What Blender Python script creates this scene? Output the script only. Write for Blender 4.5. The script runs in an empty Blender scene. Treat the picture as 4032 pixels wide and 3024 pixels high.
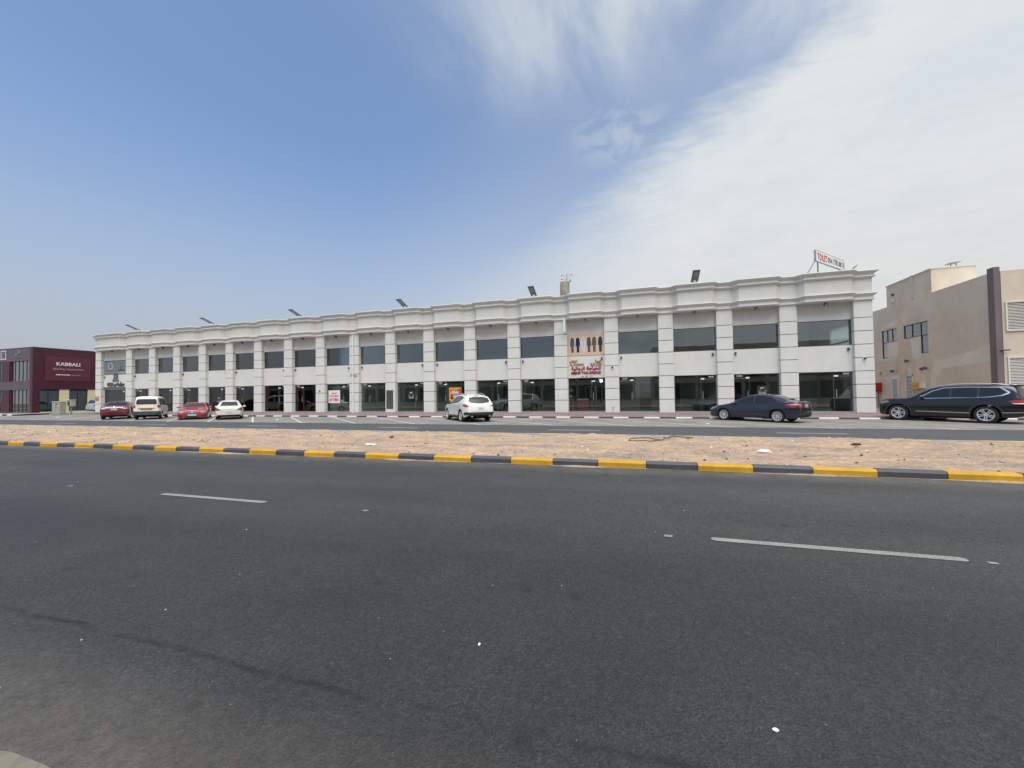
import bpy, bmesh, math, random
from mathutils import Vector, Matrix, noise
from mathutils.bvhtree import BVHTree
from mathutils.geometry import delaunay_2d_cdt
R = random.Random(7)
sc = bpy.context.scene
COL = sc.collection

# ------------------------------------------------------------------ camera
cam = bpy.data.cameras.new('camera'); camo = bpy.data.objects.new('camera', cam); COL.objects.link(camo)
fw = Vector((-0.28866481, 0.95712296, 0.02425414)); rt = Vector((0.95721764, 0.2890419, -0.01375399)); up = rt.cross(fw)
M = Matrix((rt, up, -fw)).transposed().to_4x4(); M.translation = Vector((-12.6498, -28.5313, 1.4600))
camo.matrix_world = M
cam.sensor_fit = 'HORIZONTAL'; cam.sensor_width = 36.0; cam.lens = 36 * 1550 / 4032
cam.clip_start = 0.05; cam.clip_end = 4000
sc.camera = camo

# ------------------------------------------------------------------ world, sun, exposure
SUN_DIR = Vector((0.12, -0.36, 0.92)).normalized()      # towards the sun
w = bpy.data.worlds.new("World"); sc.world = w; w.use_nodes = True
nt = w.node_tree; nt.nodes.clear()
def N(t, **k):
    n = nt.nodes.new(t)
    for a, b in k.items():
        if a[0] == 'i' and a[1:].isdigit(): n.inputs[int(a[1:])].default_value = b
        elif a in ('operation', 'blend_type', 'data_type', 'noise_dimensions', 'clamp_result', 'interpolation_type', 'use_clamp', 'sky_type', 'clamp_factor', 'vector_type'): setattr(n, a, b)
    return n
def mth(op, a, b=None, c=None, clamp=False):
    n = nt.nodes.new('ShaderNodeMath'); n.operation = op; n.use_clamp = clamp
    for i, v in enumerate((a, b, c)):
        if v is None: continue
        if isinstance(v, (int, float)): n.inputs[i].default_value = v
        else: nt.links.new(v, n.inputs[i])
    return n.outputs[0]
def sstep(x, lo, hi):
    n = nt.nodes.new('ShaderNodeMapRange'); n.interpolation_type = 'SMOOTHSTEP'
    nt.links.new(x, n.inputs[0]); n.inputs[1].default_value = lo; n.inputs[2].default_value = hi
    n.inputs[3].default_value = 0; n.inputs[4].default_value = 1
    return n.outputs[0]
def mixc(f, a, b):
    n = nt.nodes.new('ShaderNodeMix'); n.data_type = 'RGBA'
    for idx, v in ((0, f), (6, a), (7, b)):
        if isinstance(v, tuple): n.inputs[idx].default_value = v
        elif isinstance(v, (int, float)): n.inputs[idx].default_value = v
        else: nt.links.new(v, n.inputs[idx])
    return n.outputs[2]
def wnoise(vec, scale, detail=4, rough=0.55, dist=0.0):
    n = nt.nodes.new('ShaderNodeTexNoise'); nt.links.new(vec, n.inputs['Vector'])
    n.inputs['Scale'].default_value = scale; n.inputs['Detail'].default_value = detail
    n.inputs['Roughness'].default_value = rough; n.inputs['Distortion'].default_value = dist
    return n.outputs['Fac']
sky = nt.nodes.new('ShaderNodeTexSky'); sky.sky_type = 'NISHITA'; sky.sun_disc = False
sky.sun_elevation = math.asin(SUN_DIR.z); sky.sun_rotation = math.atan2(SUN_DIR.x, SUN_DIR.y)
sky.air_density = 1.0; sky.dust_density = 2.0; sky.ozone_density = 1.6
tc = nt.nodes.new('ShaderNodeTexCoord'); sep = nt.nodes.new('ShaderNodeSeparateXYZ')
nt.links.new(tc.outputs['Generated'], sep.inputs[0])
X, Y, Z = sep.outputs
zc = mth('ADD', mth('MAXIMUM', Z, 0.0), 0.08)
U = mth('DIVIDE', X, zc); V = mth('DIVIDE', Y, zc)
cmb = nt.nodes.new('ShaderNodeCombineXYZ'); nt.links.new(U, cmb.inputs[0]); nt.links.new(V, cmb.inputs[1])
uv = cmb.outputs[0]
# cloud sheet to the right of a long diagonal edge, seen as flat cirrus at altitude
edge = mth('MAXIMUM', mth('SUBTRACT', mth('ADD', V, mth('MULTIPLY', U, 1.10)), 1.57), mth('SUBTRACT', mth('MULTIPLY', U, 1.1), 0.46))
big = mth('SUBTRACT', wnoise(uv, 1.1, 5, 0.6), 0.5)
fine = mth('SUBTRACT', wnoise(uv, 7.0, 6, 0.6, 0.4), 0.5)
wv = nt.nodes.new('ShaderNodeMapping'); nt.links.new(uv, wv.inputs[0]); wv.inputs['Rotation'].default_value = (0, 0, 0.75); wv.inputs['Scale'].default_value = (9, 26, 1)
rip = mth('SUBTRACT', wnoise(wv.outputs[0], 1.0, 3, 0.5, 0.6), 0.5)
e2 = mth('ADD', edge, mth('ADD', mth('MULTIPLY', big, 0.34), mth('ADD', mth('MULTIPLY', fine, 0.20), mth('MULTIPLY', rip, 0.16))))
far = sstep(V, 1.3, 3.4)
widen = mth('ADD', 0.13, mth('MULTIPLY', far, 1.0))
sheet = sstep(mth('DIVIDE', e2, widen), -0.6, 1.9)
gap = sstep(wnoise(uv, 2.6, 6, 0.62, 0.3), 0.30, 0.60)
sheet = mth('MULTIPLY', sheet, mth('ADD', 0.80, mth('ADD', mth('MULTIPLY', gap, 0.16), mth('MULTIPLY', rip, 0.16))), clamp=True)
# high wisps overhead
m2 = nt.nodes.new('ShaderNodeMapping'); nt.links.new(uv, m2.inputs[0]); m2.inputs['Rotation'].default_value = (0, 0, -0.5); m2.inputs['Scale'].default_value = (1.5, 0.7, 1); m2.inputs['Location'].default_value = (0.6, 0.2, 0)
wis = wnoise(m2.outputs[0], 2.4, 6, 0.58, 0.35)
wreg = mth('MULTIPLY', sstep(mth('SUBTRACT', 1.34, V), 0.0, 0.45), sstep(U, -0.60, -0.15))
wisp = mth('MULTIPLY', sstep(wis, 0.28, 0.72), mth('MULTIPLY', wreg, 0.80))
m3 = nt.nodes.new('ShaderNodeMapping'); nt.links.new(uv, m3.inputs[0]); m3.inputs['Scale'].default_value = (1, 1, 1)
dd = nt.nodes.new('ShaderNodeVectorMath'); dd.operation = 'DISTANCE'; nt.links.new(uv, dd.inputs[0]); dd.inputs[1].default_value = (-0.02, 1.36, 0)
puff = mth('MULTIPLY', sstep(dd.outputs['Value'], 0.24, 0.02), sstep(wnoise(uv, 9, 5, 0.6, 0.5), 0.38, 0.62))
clouds = mth('MAXIMUM', sheet, mth('MAXIMUM', wisp, mth('MULTIPLY', puff, 0.30)))
skyc = nt.nodes.new('ShaderNodeVectorMath'); skyc.operation = 'MULTIPLY'; nt.links.new(sky.outputs[0], skyc.inputs[0]); skyc.inputs[1].default_value = (0.92, 1.0, 1.04)
ccol = mixc(sstep(Z, 0.05, 0.5), (4.0, 4.0, 3.95, 1), (4.05, 4.25, 4.3, 1))
# dusty haze towards the horizon
hz = mth('MULTIPLY', sstep(mth('SUBTRACT', 0.56, Z), 0.0, 0.56), 0.97)
hazed = mixc(mth('POWER', hz, 1.15), skyc.outputs[0], (2.45, 2.55, 2.85, 1))
veil = mth('MULTIPLY', sstep(edge, -1.5, 0.1), 0.26)
col = mixc(clouds, mixc(veil, hazed, (3.6, 3.7, 3.8, 1)), ccol)
bg = nt.nodes.new('ShaderNodeBackground'); nt.links.new(col, bg.inputs[0]); bg.inputs[1].default_value = 0.10
out = nt.nodes.new('ShaderNodeOutputWorld'); nt.links.new(bg.outputs[0], out.inputs[0])

sl = bpy.data.lights.new('sun', 'SUN'); sl.energy = 2.1; sl.angle = math.radians(60); sl.color = (1.0, 0.96, 0.9)
so = bpy.data.objects.new('sun', sl); COL.objects.link(so)
so.rotation_euler = (-SUN_DIR).to_track_quat('-Z', 'Y').to_euler(); so.location = (0, 0, 60)
sc.view_settings.view_transform = 'Standard'; sc.view_settings.look = 'None'
sc.view_settings.exposure = 0.9; sc.view_settings.gamma = 1.0; sc.view_settings.use_curve_mapping = False
sc.cycles.use_denoising = True; sc.cycles.max_bounces = 7; sc.cycles.transparent_max_bounces = 12

# ------------------------------------------------------------------ materials
def mat(name, col, rough=0.8, metal=0.0, spec=0.5, var=None, bump=None, emit=None, coat=0.0, mult=None):
    """var=[(scale, amount, (sx,sy,sz))...] colour variation; bump=(scale, strength, dist)"""
    m = bpy.data.materials.new(name); m.use_nodes = True
    t = m.node_tree; b = t.nodes['Principled BSDF']
    b.inputs['Roughness'].default_value = rough; b.inputs['Metallic'].default_value = metal
    b.inputs['Specular IOR Level'].default_value = spec; b.inputs['Coat Weight'].default_value = coat
    b.inputs['Coat Roughness'].default_value = 0.04
    c = (*col, 1)
    b.inputs['Base Color'].default_value = c
    if var or bump:
        g = t.nodes.new('ShaderNodeTexCoord').outputs['Object']
        geo = t.nodes.new('ShaderNodeNewGeometry').outputs['Position']
        prev = None
        for s, amt, sc3 in (var or []):
            mp = t.nodes.new('ShaderNodeMapping'); mp.inputs['Scale'].default_value = sc3; t.links.new(geo, mp.inputs[0])
            n = t.nodes.new('ShaderNodeTexNoise'); n.inputs['Scale'].default_value = s; n.inputs['Detail'].default_value = 5; n.inputs['Roughness'].default_value = 0.62
            t.links.new(mp.outputs[0], n.inputs['Vector'])
            mr = t.nodes.new('ShaderNodeMapRange'); t.links.new(n.outputs['Fac'], mr.inputs[0])
            mr.inputs[1].default_value = 0.3; mr.inputs[2].default_value = 0.7; mr.inputs[3].default_value = 1 - amt; mr.inputs[4].default_value = 1 + amt
            mx = t.nodes.new('ShaderNodeVectorMath'); mx.operation = 'SCALE'
            if prev is None: mx.inputs[0].default_value = col
            else: t.links.new(prev, mx.inputs[0])
            t.links.new(mr.outputs[0], mx.inputs['Scale']); prev = mx.outputs[0]
        if prev is not None: t.links.new(prev, b.inputs['Base Color'])
        if bump:
            n = t.nodes.new('ShaderNodeTexNoise'); n.inputs['Scale'].default_value = bump[0]; n.inputs['Detail'].default_value = 4; t.links.new(geo, n.inputs['Vector'])
            bp = t.nodes.new('ShaderNodeBump'); bp.inputs['Strength'].default_value = bump[1]; bp.inputs['Distance'].default_value = bump[2]
            t.links.new(n.outputs['Fac'], bp.inputs['Height']); t.links.new(bp.outputs[0], b.inputs['Normal'])
    if name.startswith('plaster'):
        n = t.nodes.new('ShaderNodeTexNoise'); n.inputs['Scale'].default_value = 0.75; n.inputs['Detail'].default_value = 6; n.inputs['Roughness'].default_value = 0.7; t.links.new(geo, n.inputs['Vector'])
        mr = t.nodes.new('ShaderNodeMapRange'); t.links.new(n.outputs['Fac'], mr.inputs[0]); mr.inputs[1].default_value = 0.52; mr.inputs[2].default_value = 0.78; mr.inputs[3].default_value = 0; mr.inputs[4].default_value = 0.45
        mx = t.nodes.new('ShaderNodeMix'); mx.data_type = 'RGBA'; t.links.new(mr.outputs[0], mx.inputs[0]); t.links.new(prev, mx.inputs[6]); mx.inputs[7].default_value = (.60, .53, .42, 1); t.links.new(mx.outputs[2], b.inputs['Base Color'])
    if emit:
        b.inputs['Emission Color'].default_value = (*emit[:3], 1); b.inputs['Emission Strength'].default_value = emit[3]
    return m
STREAK = (6, 6, 0.5)
m_plaster = mat('plaster_white', (0.655, 0.65, 0.615), 0.85, spec=0.3, var=[(1.4, 0.035, (1, 1, 1)), (0.9, 0.02, STREAK)], bump=(60, 0.15, 0.01))
m_plaster_darker = mat('plaster_darker', (0.59, 0.585, 0.545), 0.85, spec=0.3, var=[(1.0, 0.05, (1, 1, 1)), (0.7, 0.025, STREAK)], bump=(60, 0.15, 0.01))  # slightly darker, warmer plaster for frieze, soffit and upper walls
m_groove = mat('groove_dark', (0.07, 0.07, 0.07), 0.9, var=[(3, 0.2, (1, 1, 1))])
m_room = mat('room_paint', (0.80, 0.82, 0.80), 0.9, var=[(1.5, 0.05, (1, 1, 1))])
m_roomdark = mat('room_dark', (0.16, 0.16, 0.16), 0.9, var=[(1.5, 0.1, (1, 1, 1))])
m_roomfloor = mat('room_tiles', (0.34, 0.33, 0.31), 0.4, var=[(1.5, 0.05, (1, 1, 1))])
m_step = mat('step_stone', (0.30, 0.28, 0.27), 0.7, var=[(4, 0.12, (1, 1, 1))])
m_alu = mat('aluminium', (0.55, 0.56, 0.56), 0.35, metal=0.9, var=[(5, 0.05, (1, 1, 1))])
m_chrome = mat('chrome', (0.72, 0.72, 0.72), 0.30, metal=1.0, var=[(5, 0.03, (1, 1, 1))])
m_rim = mat('alloy_silver', (0.72, 0.72, 0.73), 0.35, metal=0.55, var=[(9, 0.05, (1, 1, 1))])
m_black = mat('black_plastic', (0.02, 0.02, 0.022), 0.5, var=[(8, 0.2, (1, 1, 1))])
m_dark = mat('dark_grey', (0.06, 0.06, 0.065), 0.5, var=[(8, 0.15, (1, 1, 1))])
m_under = mat('underbody', (0.012, 0.012, 0.012), 0.9, var=[(6, 0.3, (1, 1, 1))])
m_tyre = mat('rubber', (0.022, 0.022, 0.023), 0.85, var=[(12, 0.25, (1, 1, 1))])
m_white = mat('white_paint', (0.78, 0.78, 0.76), 0.5, var=[(3, 0.04, (1, 1, 1))])
m_print = mat('print_white', (0.75, 0.75, 0.74), 0.5, var=[(3, 0.03, (1, 1, 1))])
m_red = mat('letter_red', (0.28, 0.005, 0.015), 0.5, var=[(3, 0.08, (1, 1, 1))])
m_gold = mat('letter_gold', (0.48, 0.25, 0.05), 0.4, metal=0.2, var=[(3, 0.1, (1, 1, 1))])
m_grey = mat('letter_grey', (0.09, 0.09, 0.10), 0.5, var=[(3, 0.1, (1, 1, 1))])
m_signred = mat('sign_red', (0.50, 0.04, 0.05), 0.5, var=[(3, 0.1, (1, 1, 1))])
m_firered = mat('fire_red', (0.30, 0.012, 0.02), 0.4, var=[(2, 0.08, (1, 1, 1))])
m_yel = mat('sign_yellow', (0.60, 0.30, 0.02), 0.5, var=[(3, 0.1, (1, 1, 1))])
m_beige = mat('render_beige', (0.62, 0.53, 0.42), 0.9, spec=0.2, var=[(0.35, 0.10, (1, 1, 1)), (1.1, 0.07, (1, 1, 0.6))], bump=(80, 0.35, 0.012))
m_beige_patch = mat('render_patch', (0.68, 0.61, 0.50), 0.9, spec=0.2, var=[(0.8, 0.08, (1, 1, 1))], bump=(80, 0.3, 0.012))
m_beige_warm = mat('render_warm', (0.585, 0.475, 0.365), 0.9, spec=0.2, var=[(0.9, 0.10, (1, 1, 1))], bump=(80, 0.3, 0.012))
m_brownpil = mat('render_brown', (0.17, 0.14, 0.13), 0.9, var=[(1.5, 0.12, (1, 1, 0.4))], bump=(80, 0.3, 0.012))
m_cream = mat('cream_paint', (0.70, 0.63, 0.43), 0.8, var=[(1.2, 0.06, (1, 1, 1))])
m_louvre = mat('louvre_cream', (0.66, 0.64, 0.58), 0.6, var=[(2, 0.05, (1, 1, 1))])
m_maroon = mat('cladding_maroon', (0.062, 0.010, 0.026), 0.42, var=[(0.8, 0.12, (1, 1, 1))])
m_maroon2 = mat('cladding_plum', (0.10, 0.075, 0.095), 0.42, var=[(0.8, 0.10, (1, 1, 1))])
m_panelm = mat('sign_maroon', (0.105, 0.020, 0.038), 0.38, var=[(0.8, 0.1, (1, 1, 1))])
m_concrete = mat('concrete_old', (0.24, 0.21, 0.17), 0.9, var=[(0.9, 0.3, (1.5, 1.5, 0.5)), (5, 0.2, (1, 1, 1))], bump=(14, 0.4, 0.02))
m_steel = mat('galvanised', (0.34, 0.34, 0.33), 0.5, metal=0.5, var=[(3, 0.1, (1, 1, 1))])
m_solar = mat('solar_back', (0.05, 0.052, 0.056), 0.45, metal=0.2, var=[(5, 0.15, (1, 1, 1))])
m_led = mat('led_array', (0.10, 0.10, 0.095), 0.3, var=[(25, 0.3, (1, 1, 1))])
m_lens = mat('lamp_lens', (0.5, 0.5, 0.45), 0.2, var=[(9, 0.1, (1, 1, 1))])
m_bulb = mat('lit_lamp', (0.9, 0.9, 0.9), 0.5, emit=(1, 0.97, 0.9, 6.0))
m_kerb_y = mat('kerb_yellow', (0.52, 0.29, 0.015), 0.65, var=[(1.3, 0.14, (1, 1, 1)), (9, 0.10, (1, 1, 1))], bump=(30, 0.4, 0.01))
m_kerb_b = mat('kerb_black', (0.062, 0.064, 0.072), 0.6, var=[(1.3, 0.2, (1, 1, 1)), (9, 0.15, (1, 1, 1))], bump=(30, 0.4, 0.01))
m_kerb_w = mat('kerb_white', (0.62, 0.59, 0.55), 0.7, var=[(1.3, 0.1, (1, 1, 1)), (7, 0.1, (1, 1, 1))], bump=(30, 0.3, 0.01))
m_kerb_d = mat('kerb_maroon_black', (0.030, 0.016, 0.020), 0.6, var=[(1.3, 0.2, (1, 1, 1))])
m_kerb_c = mat('kerb_faded_yellow', (0.60, 0.46, 0.20), 0.7, var=[(1.3, 0.15, (1, 1, 1))])
m_kerb_g = mat('kerb_grey_white', (0.36, 0.37, 0.39), 0.7, var=[(1.3, 0.15, (1, 1, 1))])
m_line = mat('line_paint', (0.50, 0.50, 0.47), 0.7, var=[(3, 0.1, (1, 1, 1)), (40, 0.22, (1, 1, 1))])
m_linew = mat('line_paint_worn', (0.22, 0.22, 0.205), 0.75, var=[(3, 0.15, (1, 1, 1)), (60, 0.35, (1, 1, 1))], bump=(120, 0.5, 0.01))
m_pebble = mat('pebble', (0.38, 0.34, 0.28), 0.9, var=[(20, 0.3, (1, 1, 1))])
m_litter = mat('paper_litter', (0.75, 0.75, 0.74), 0.7, var=[(20, 0.1, (1, 1, 1))])
m_twig = mat('twig', (0.06, 0.04, 0.03), 0.9, var=[(20, 0.2, (1, 1, 1))])
m_cloth = mat('cloth_white', (0.85, 0.86, 0.88), 0.8, var=[(6, 0.06, (1, 1, 1))])
m_counter = mat('counter_red', (0.34, 0.022, 0.010), 0.35, var=[(4, 0.15, (1, 1, 3))])
m_poster = mat('poster_peach', (0.66, 0.46, 0.30), 0.6, var=[(2, 0.05, (1, 1, 1))])
m_scar = mat('broken_facing', (0.17, 0.12, 0.09), 0.95, var=[(4, 0.5, (1, 1, 1.4)), (16, 0.3, (1, 1, 1))], bump=(12, 0.8, 0.05))

def asphalt(name, base, rough=0.70, patch=0.20, speck=True, stripe=(0.25, 1, 1), dust=False):
    m = bpy.data.materials.new(name); m.use_nodes = True; t = m.node_tree; b = t.nodes['Principled BSDF']
    g = t.nodes.new('ShaderNodeNewGeometry').outputs['Position']
    def no(s, d=4, r=0.6, v=None):
        n = t.nodes.new('ShaderNodeTexNoise'); n.inputs['Scale'].default_value = s; n.inputs['Detail'].default_value = d; n.inputs['Roughness'].default_value = r
        t.links.new(v or g, n.inputs['Vector']); return n.outputs['Fac']
    def mr(x, a, b_, c, d):
        n = t.nodes.new('ShaderNodeMapRange'); t.links.new(x, n.inputs[0])
        for i, v in enumerate((a, b_, c, d)): n.inputs[i + 1].default_value = v
        return n.outputs[0]
    def ma(op, a, c=0):
        n = t.nodes.new('ShaderNodeMath'); n.operation = op
        for i, v in enumerate((a, c)):
            if isinstance(v, (int, float)): n.inputs[i].default_value = v
            else: t.links.new(v, n.inputs[i])
        return n.outputs[0]
    mp = t.nodes.new('ShaderNodeMapping'); mp.inputs['Scale'].default_value = stripe; t.links.new(g, mp.inputs[0])
    large = mr(no(0.55, 5, 0.6, mp.outputs[0]), 0.3, 0.7, 1 - patch, 1 + patch)
    mid = mr(no(2.6, 5, 0.65), 0.3, 0.7, 0.90, 1.10)
    vor = t.nodes.new('ShaderNodeTexVoronoi'); vor.inputs['Scale'].default_value = 95; t.links.new(g, vor.inputs['Vector'])
    vs = t.nodes.new('ShaderNodeSeparateXYZ'); t.links.new(vor.outputs['Color'], vs.inputs[0])
    grain = ma('MULTIPLY', mr(vs.outputs[0], 0, 1, 0.55, 1.42), mr(no(26, 4, .7), .32, .68, .72, 1.28))
    grain = ma('ADD', grain, mr(vs.outputs[1], 0.93, 1.0, 0, 0.9))
    f = ma('MULTIPLY', ma('MULTIPLY', large, mid), grain)
    if speck:   # pale stones caught in the surface and dark tar spots
        v2 = t.nodes.new('ShaderNodeTexVoronoi'); v2.inputs['Scale'].default_value = 13; t.links.new(g, v2.inputs['Vector'])
        s2 = t.nodes.new('ShaderNodeSeparateXYZ'); t.links.new(v2.outputs['Color'], s2.inputs[0])
        near_ = mr(v2.outputs['Distance'], 0.09, 0.16, 1, 0)
        f = ma('ADD', f, ma('MULTIPLY', ma('MULTIPLY', near_, mr(s2.outputs[0], 0.86, 0.96, 0, 1)), 1.3))
        v3 = t.nodes.new('ShaderNodeTexVoronoi'); v3.inputs['Scale'].default_value = 2.3; t.links.new(g, v3.inputs['Vector'])
        s3 = t.nodes.new('ShaderNodeSeparateXYZ'); t.links.new(v3.outputs['Color'], s3.inputs[0])
        dk = ma('MULTIPLY', mr(v3.outputs['Distance'], 0.05, 0.16, 1, 0), mr(s3.outputs[0], 0.45, 0.7, 0, 1))
        f = ma('MULTIPLY', f, mr(dk, 0, 1, 1, 0.55))
    sc_ = t.nodes.new('ShaderNodeVectorMath'); sc_.operation = 'SCALE'; sc_.inputs[0].default_value = base; t.links.new(f, sc_.inputs['Scale'])
    colr = sc_.outputs[0]
    if dust:    # dusty verge, wind-blown sand along the kerb and a long open joint
        sp_ = t.nodes.new('ShaderNodeSeparateXYZ'); t.links.new(g, sp_.inputs[0]); yv = sp_.outputs[1]
        wob = ma('ADD', yv, ma('MULTIPLY', ma('SUBTRACT', no(1.3, 5, .65), .5), .7))
        vg = mr(wob, -26.75, -27.45, 0, 0.42)
        k1 = ma('MULTIPLY', mr(wob, -20.5, -19.75, 0, 0.30), mr(no(2.2, 4), .35, .7, .3, 1))
        fac = ma('MAXIMUM', ma('MULTIPLY', vg, mr(no(14, 4, .7), .35, .65, .55, 1.1)), k1)
        mx_ = t.nodes.new('ShaderNodeMix'); mx_.data_type = 'RGBA'; t.links.new(fac, mx_.inputs[0]); t.links.new(colr, mx_.inputs[6]); mx_.inputs[7].default_value = (.27, .235, .185, 1)
        jt = ma('ABSOLUTE', ma('ADD', ma('ADD', yv, 26.66), ma('MULTIPLY', ma('SUBTRACT', no(1.1, 5, .7), .5), .22)), 0)
        jm = ma('MULTIPLY', mr(jt, 0.004, 0.035, 1, 0), mr(no(1.9, 4, .6), .42, .58, .0, 1))
        trk = ma('ADD', yv, ma('MULTIPLY', ma('SUBTRACT', no(.5, 3), .5), .5))
        tr1 = ma('ADD', ma('MULTIPLY', mr(trk, -23.5, -24.9, 0, 1), mr(no(.8, 4, .6), .3, .7, .30, .46)), mr(trk, -22.6, -20.9, 0, -.16))
        s4 = t.nodes.new('ShaderNodeVectorMath'); s4.operation = 'SCALE'; t.links.new(mx_.outputs[2], s4.inputs[0]); t.links.new(ma('SUBTRACT', ma('SUBTRACT', 1, ma('MULTIPLY', jm, .45)), tr1), s4.inputs['Scale'])
        colr = s4.outputs[0]
    t.links.new(colr, b.inputs['Base Color'])
    b.inputs['Specular IOR Level'].default_value = 0.5
    t.links.new(mr(no(1.2, 4), 0.3, 0.7, rough - 0.06, rough + 0.06), b.inputs['Roughness'])
    bp = t.nodes.new('ShaderNodeBump'); bp.inputs['Strength'].default_value = 0.55; bp.inputs['Distance'].default_value = 0.006
    t.links.new(ma('ADD', vor.outputs['Distance'], ma('MULTIPLY', no(30, 3), 1.0)), bp.inputs['Height']); t.links.new(bp.outputs[0], b.inputs['Normal'])
    return m
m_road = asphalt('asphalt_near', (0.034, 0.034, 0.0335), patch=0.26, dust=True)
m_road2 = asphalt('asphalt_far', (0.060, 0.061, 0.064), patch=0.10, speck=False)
def pavers(name, c1, c2, mortar, sx, sy, rot=0.0, rough=0.85):
    m = bpy.data.materials.new(name); m.use_nodes = True; t = m.node_tree; b = t.nodes['Principled BSDF']
    g = t.nodes.new('ShaderNodeNewGeometry').outputs['Position']
    mp = t.nodes.new('ShaderNodeMapping'); t.links.new(g, mp.inputs[0]); mp.inputs['Rotation'].default_value = (0, 0, rot)
    br = t.nodes.new('ShaderNodeTexBrick'); t.links.new(mp.outputs[0], br.inputs['Vector'])
    br.inputs['Color1'].default_value = (*c1, 1); br.inputs['Color2'].default_value = (*c2, 1); br.inputs['Mortar'].default_value = (*mortar, 1)
    br.inputs['Scale'].default_value = 1.0; br.inputs['Brick Width'].default_value = sx; br.inputs['Row Height'].default_value = sy
    br.inputs['Mortar Size'].default_value = 0.008; br.inputs['Mortar Smooth'].default_value = 0.3
    n = t.nodes.new('ShaderNodeTexNoise'); n.inputs['Scale'].default_value = 0.6; n.inputs['Detail'].default_value = 6; t.links.new(g, n.inputs['Vector'])
    mr = t.nodes.new('ShaderNodeMapRange'); t.links.new(n.outputs['Fac'], mr.inputs[0]); mr.inputs[1].default_value = 0.3; mr.inputs[2].default_value = 0.7; mr.inputs[3].default_value = 0.78; mr.inputs[4].default_value = 1.18
    s = t.nodes.new('ShaderNodeVectorMath'); s.operation = 'SCALE'; t.links.new(br.outputs['Color'], s.inputs[0]); t.links.new(mr.outputs[0], s.inputs['Scale'])
    t.links.new(s.outputs[0], b.inputs['Base Color']); b.inputs['Roughness'].default_value = rough
    bp = t.nodes.new('ShaderNodeBump'); bp.inputs['Strength'].default_value = 0.5; bp.inputs['Distance'].default_value = 0.006
    t.links.new(br.outputs['Fac'], bp.inputs['Height']); bp.invert = True; t.links.new(bp.outputs[0], b.inputs['Normal'])
    return m
m_parking = pavers('pavers_grey', (0.25, 0.235, 0.215), (0.19, 0.18, 0.165), (0.10, 0.095, 0.085), 0.24, 0.12, 0.0)
m_walk = pavers('pavers_pink', (0.26, 0.185, 0.175), (0.21, 0.15, 0.145), (0.13, 0.10, 0.095), 0.2, 0.1)
m_walkg = pavers('pavers_plain', (0.27, 0.25, 0.23), (0.23, 0.215, 0.20), (0.14, 0.13, 0.12), 0.4, 0.4)
def sand(name, c):
    m = bpy.data.materials.new(name); m.use_nodes = True; t = m.node_tree; b = t.nodes['Principled BSDF']
    g = t.nodes.new('ShaderNodeNewGeometry').outputs['Position']
    def no(s, d=6):
        n = t.nodes.new('ShaderNodeTexNoise'); n.inputs['Scale'].default_value = s; n.inputs['Detail'].default_value = d; n.inputs['Roughness'].default_value = 0.65; t.links.new(g, n.inputs['Vector']); return n.outputs['Fac']
    mp_ = t.nodes.new('ShaderNodeMapping'); mp_.inputs['Scale'].default_value = (.45, 1, 1); t.links.new(g, mp_.inputs[0]); n0 = t.nodes.new('ShaderNodeTexNoise'); n0.inputs['Scale'].default_value = 1.3; n0.inputs['Detail'].default_value = 7; n0.inputs['Roughness'].default_value = .7; t.links.new(mp_.outputs[0], n0.inputs['Vector'])
    cr = t.nodes.new('ShaderNodeValToRGB'); t.links.new(n0.outputs['Fac'], cr.inputs[0])
    e = cr.color_ramp.elements; e[0].position = 0.34; e[0].color = (c[0]*.62, c[1]*.72, c[2]*.84, 1); e[1].position = 0.60; e[1].color = (c[0]*1.10, c[1]*1.08, c[2]*1.04, 1)
    mr = t.nodes.new('ShaderNodeMapRange'); t.links.new(no(9), mr.inputs[0]); mr.inputs[1].default_value = 0.3; mr.inputs[2].default_value = 0.7; mr.inputs[3].default_value = 0.75; mr.inputs[4].default_value = 1.22
    s = t.nodes.new('ShaderNodeVectorMath'); s.operation = 'SCALE'; t.links.new(cr.outputs[0], s.inputs[0]); t.links.new(mr.outputs[0], s.inputs['Scale'])
    t.links.new(s.outputs[0], b.inputs['Base Color']); b.inputs['Roughness'].default_value = 0.95; b.inputs['Specular IOR Level'].default_value = 0.1
    bp = t.nodes.new('ShaderNodeBump'); bp.inputs['Strength'].default_value = 1.0; bp.inputs['Distance'].default_value = 0.05
    t.links.new(no(16), bp.inputs['Height']); t.links.new(bp.outputs[0], b.inputs['Normal'])
    return m
m_sand = sand('sand', (0.435, 0.315, 0.225)); m_ground = sand('open_ground', (0.33, 0.27, 0.21))
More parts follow.
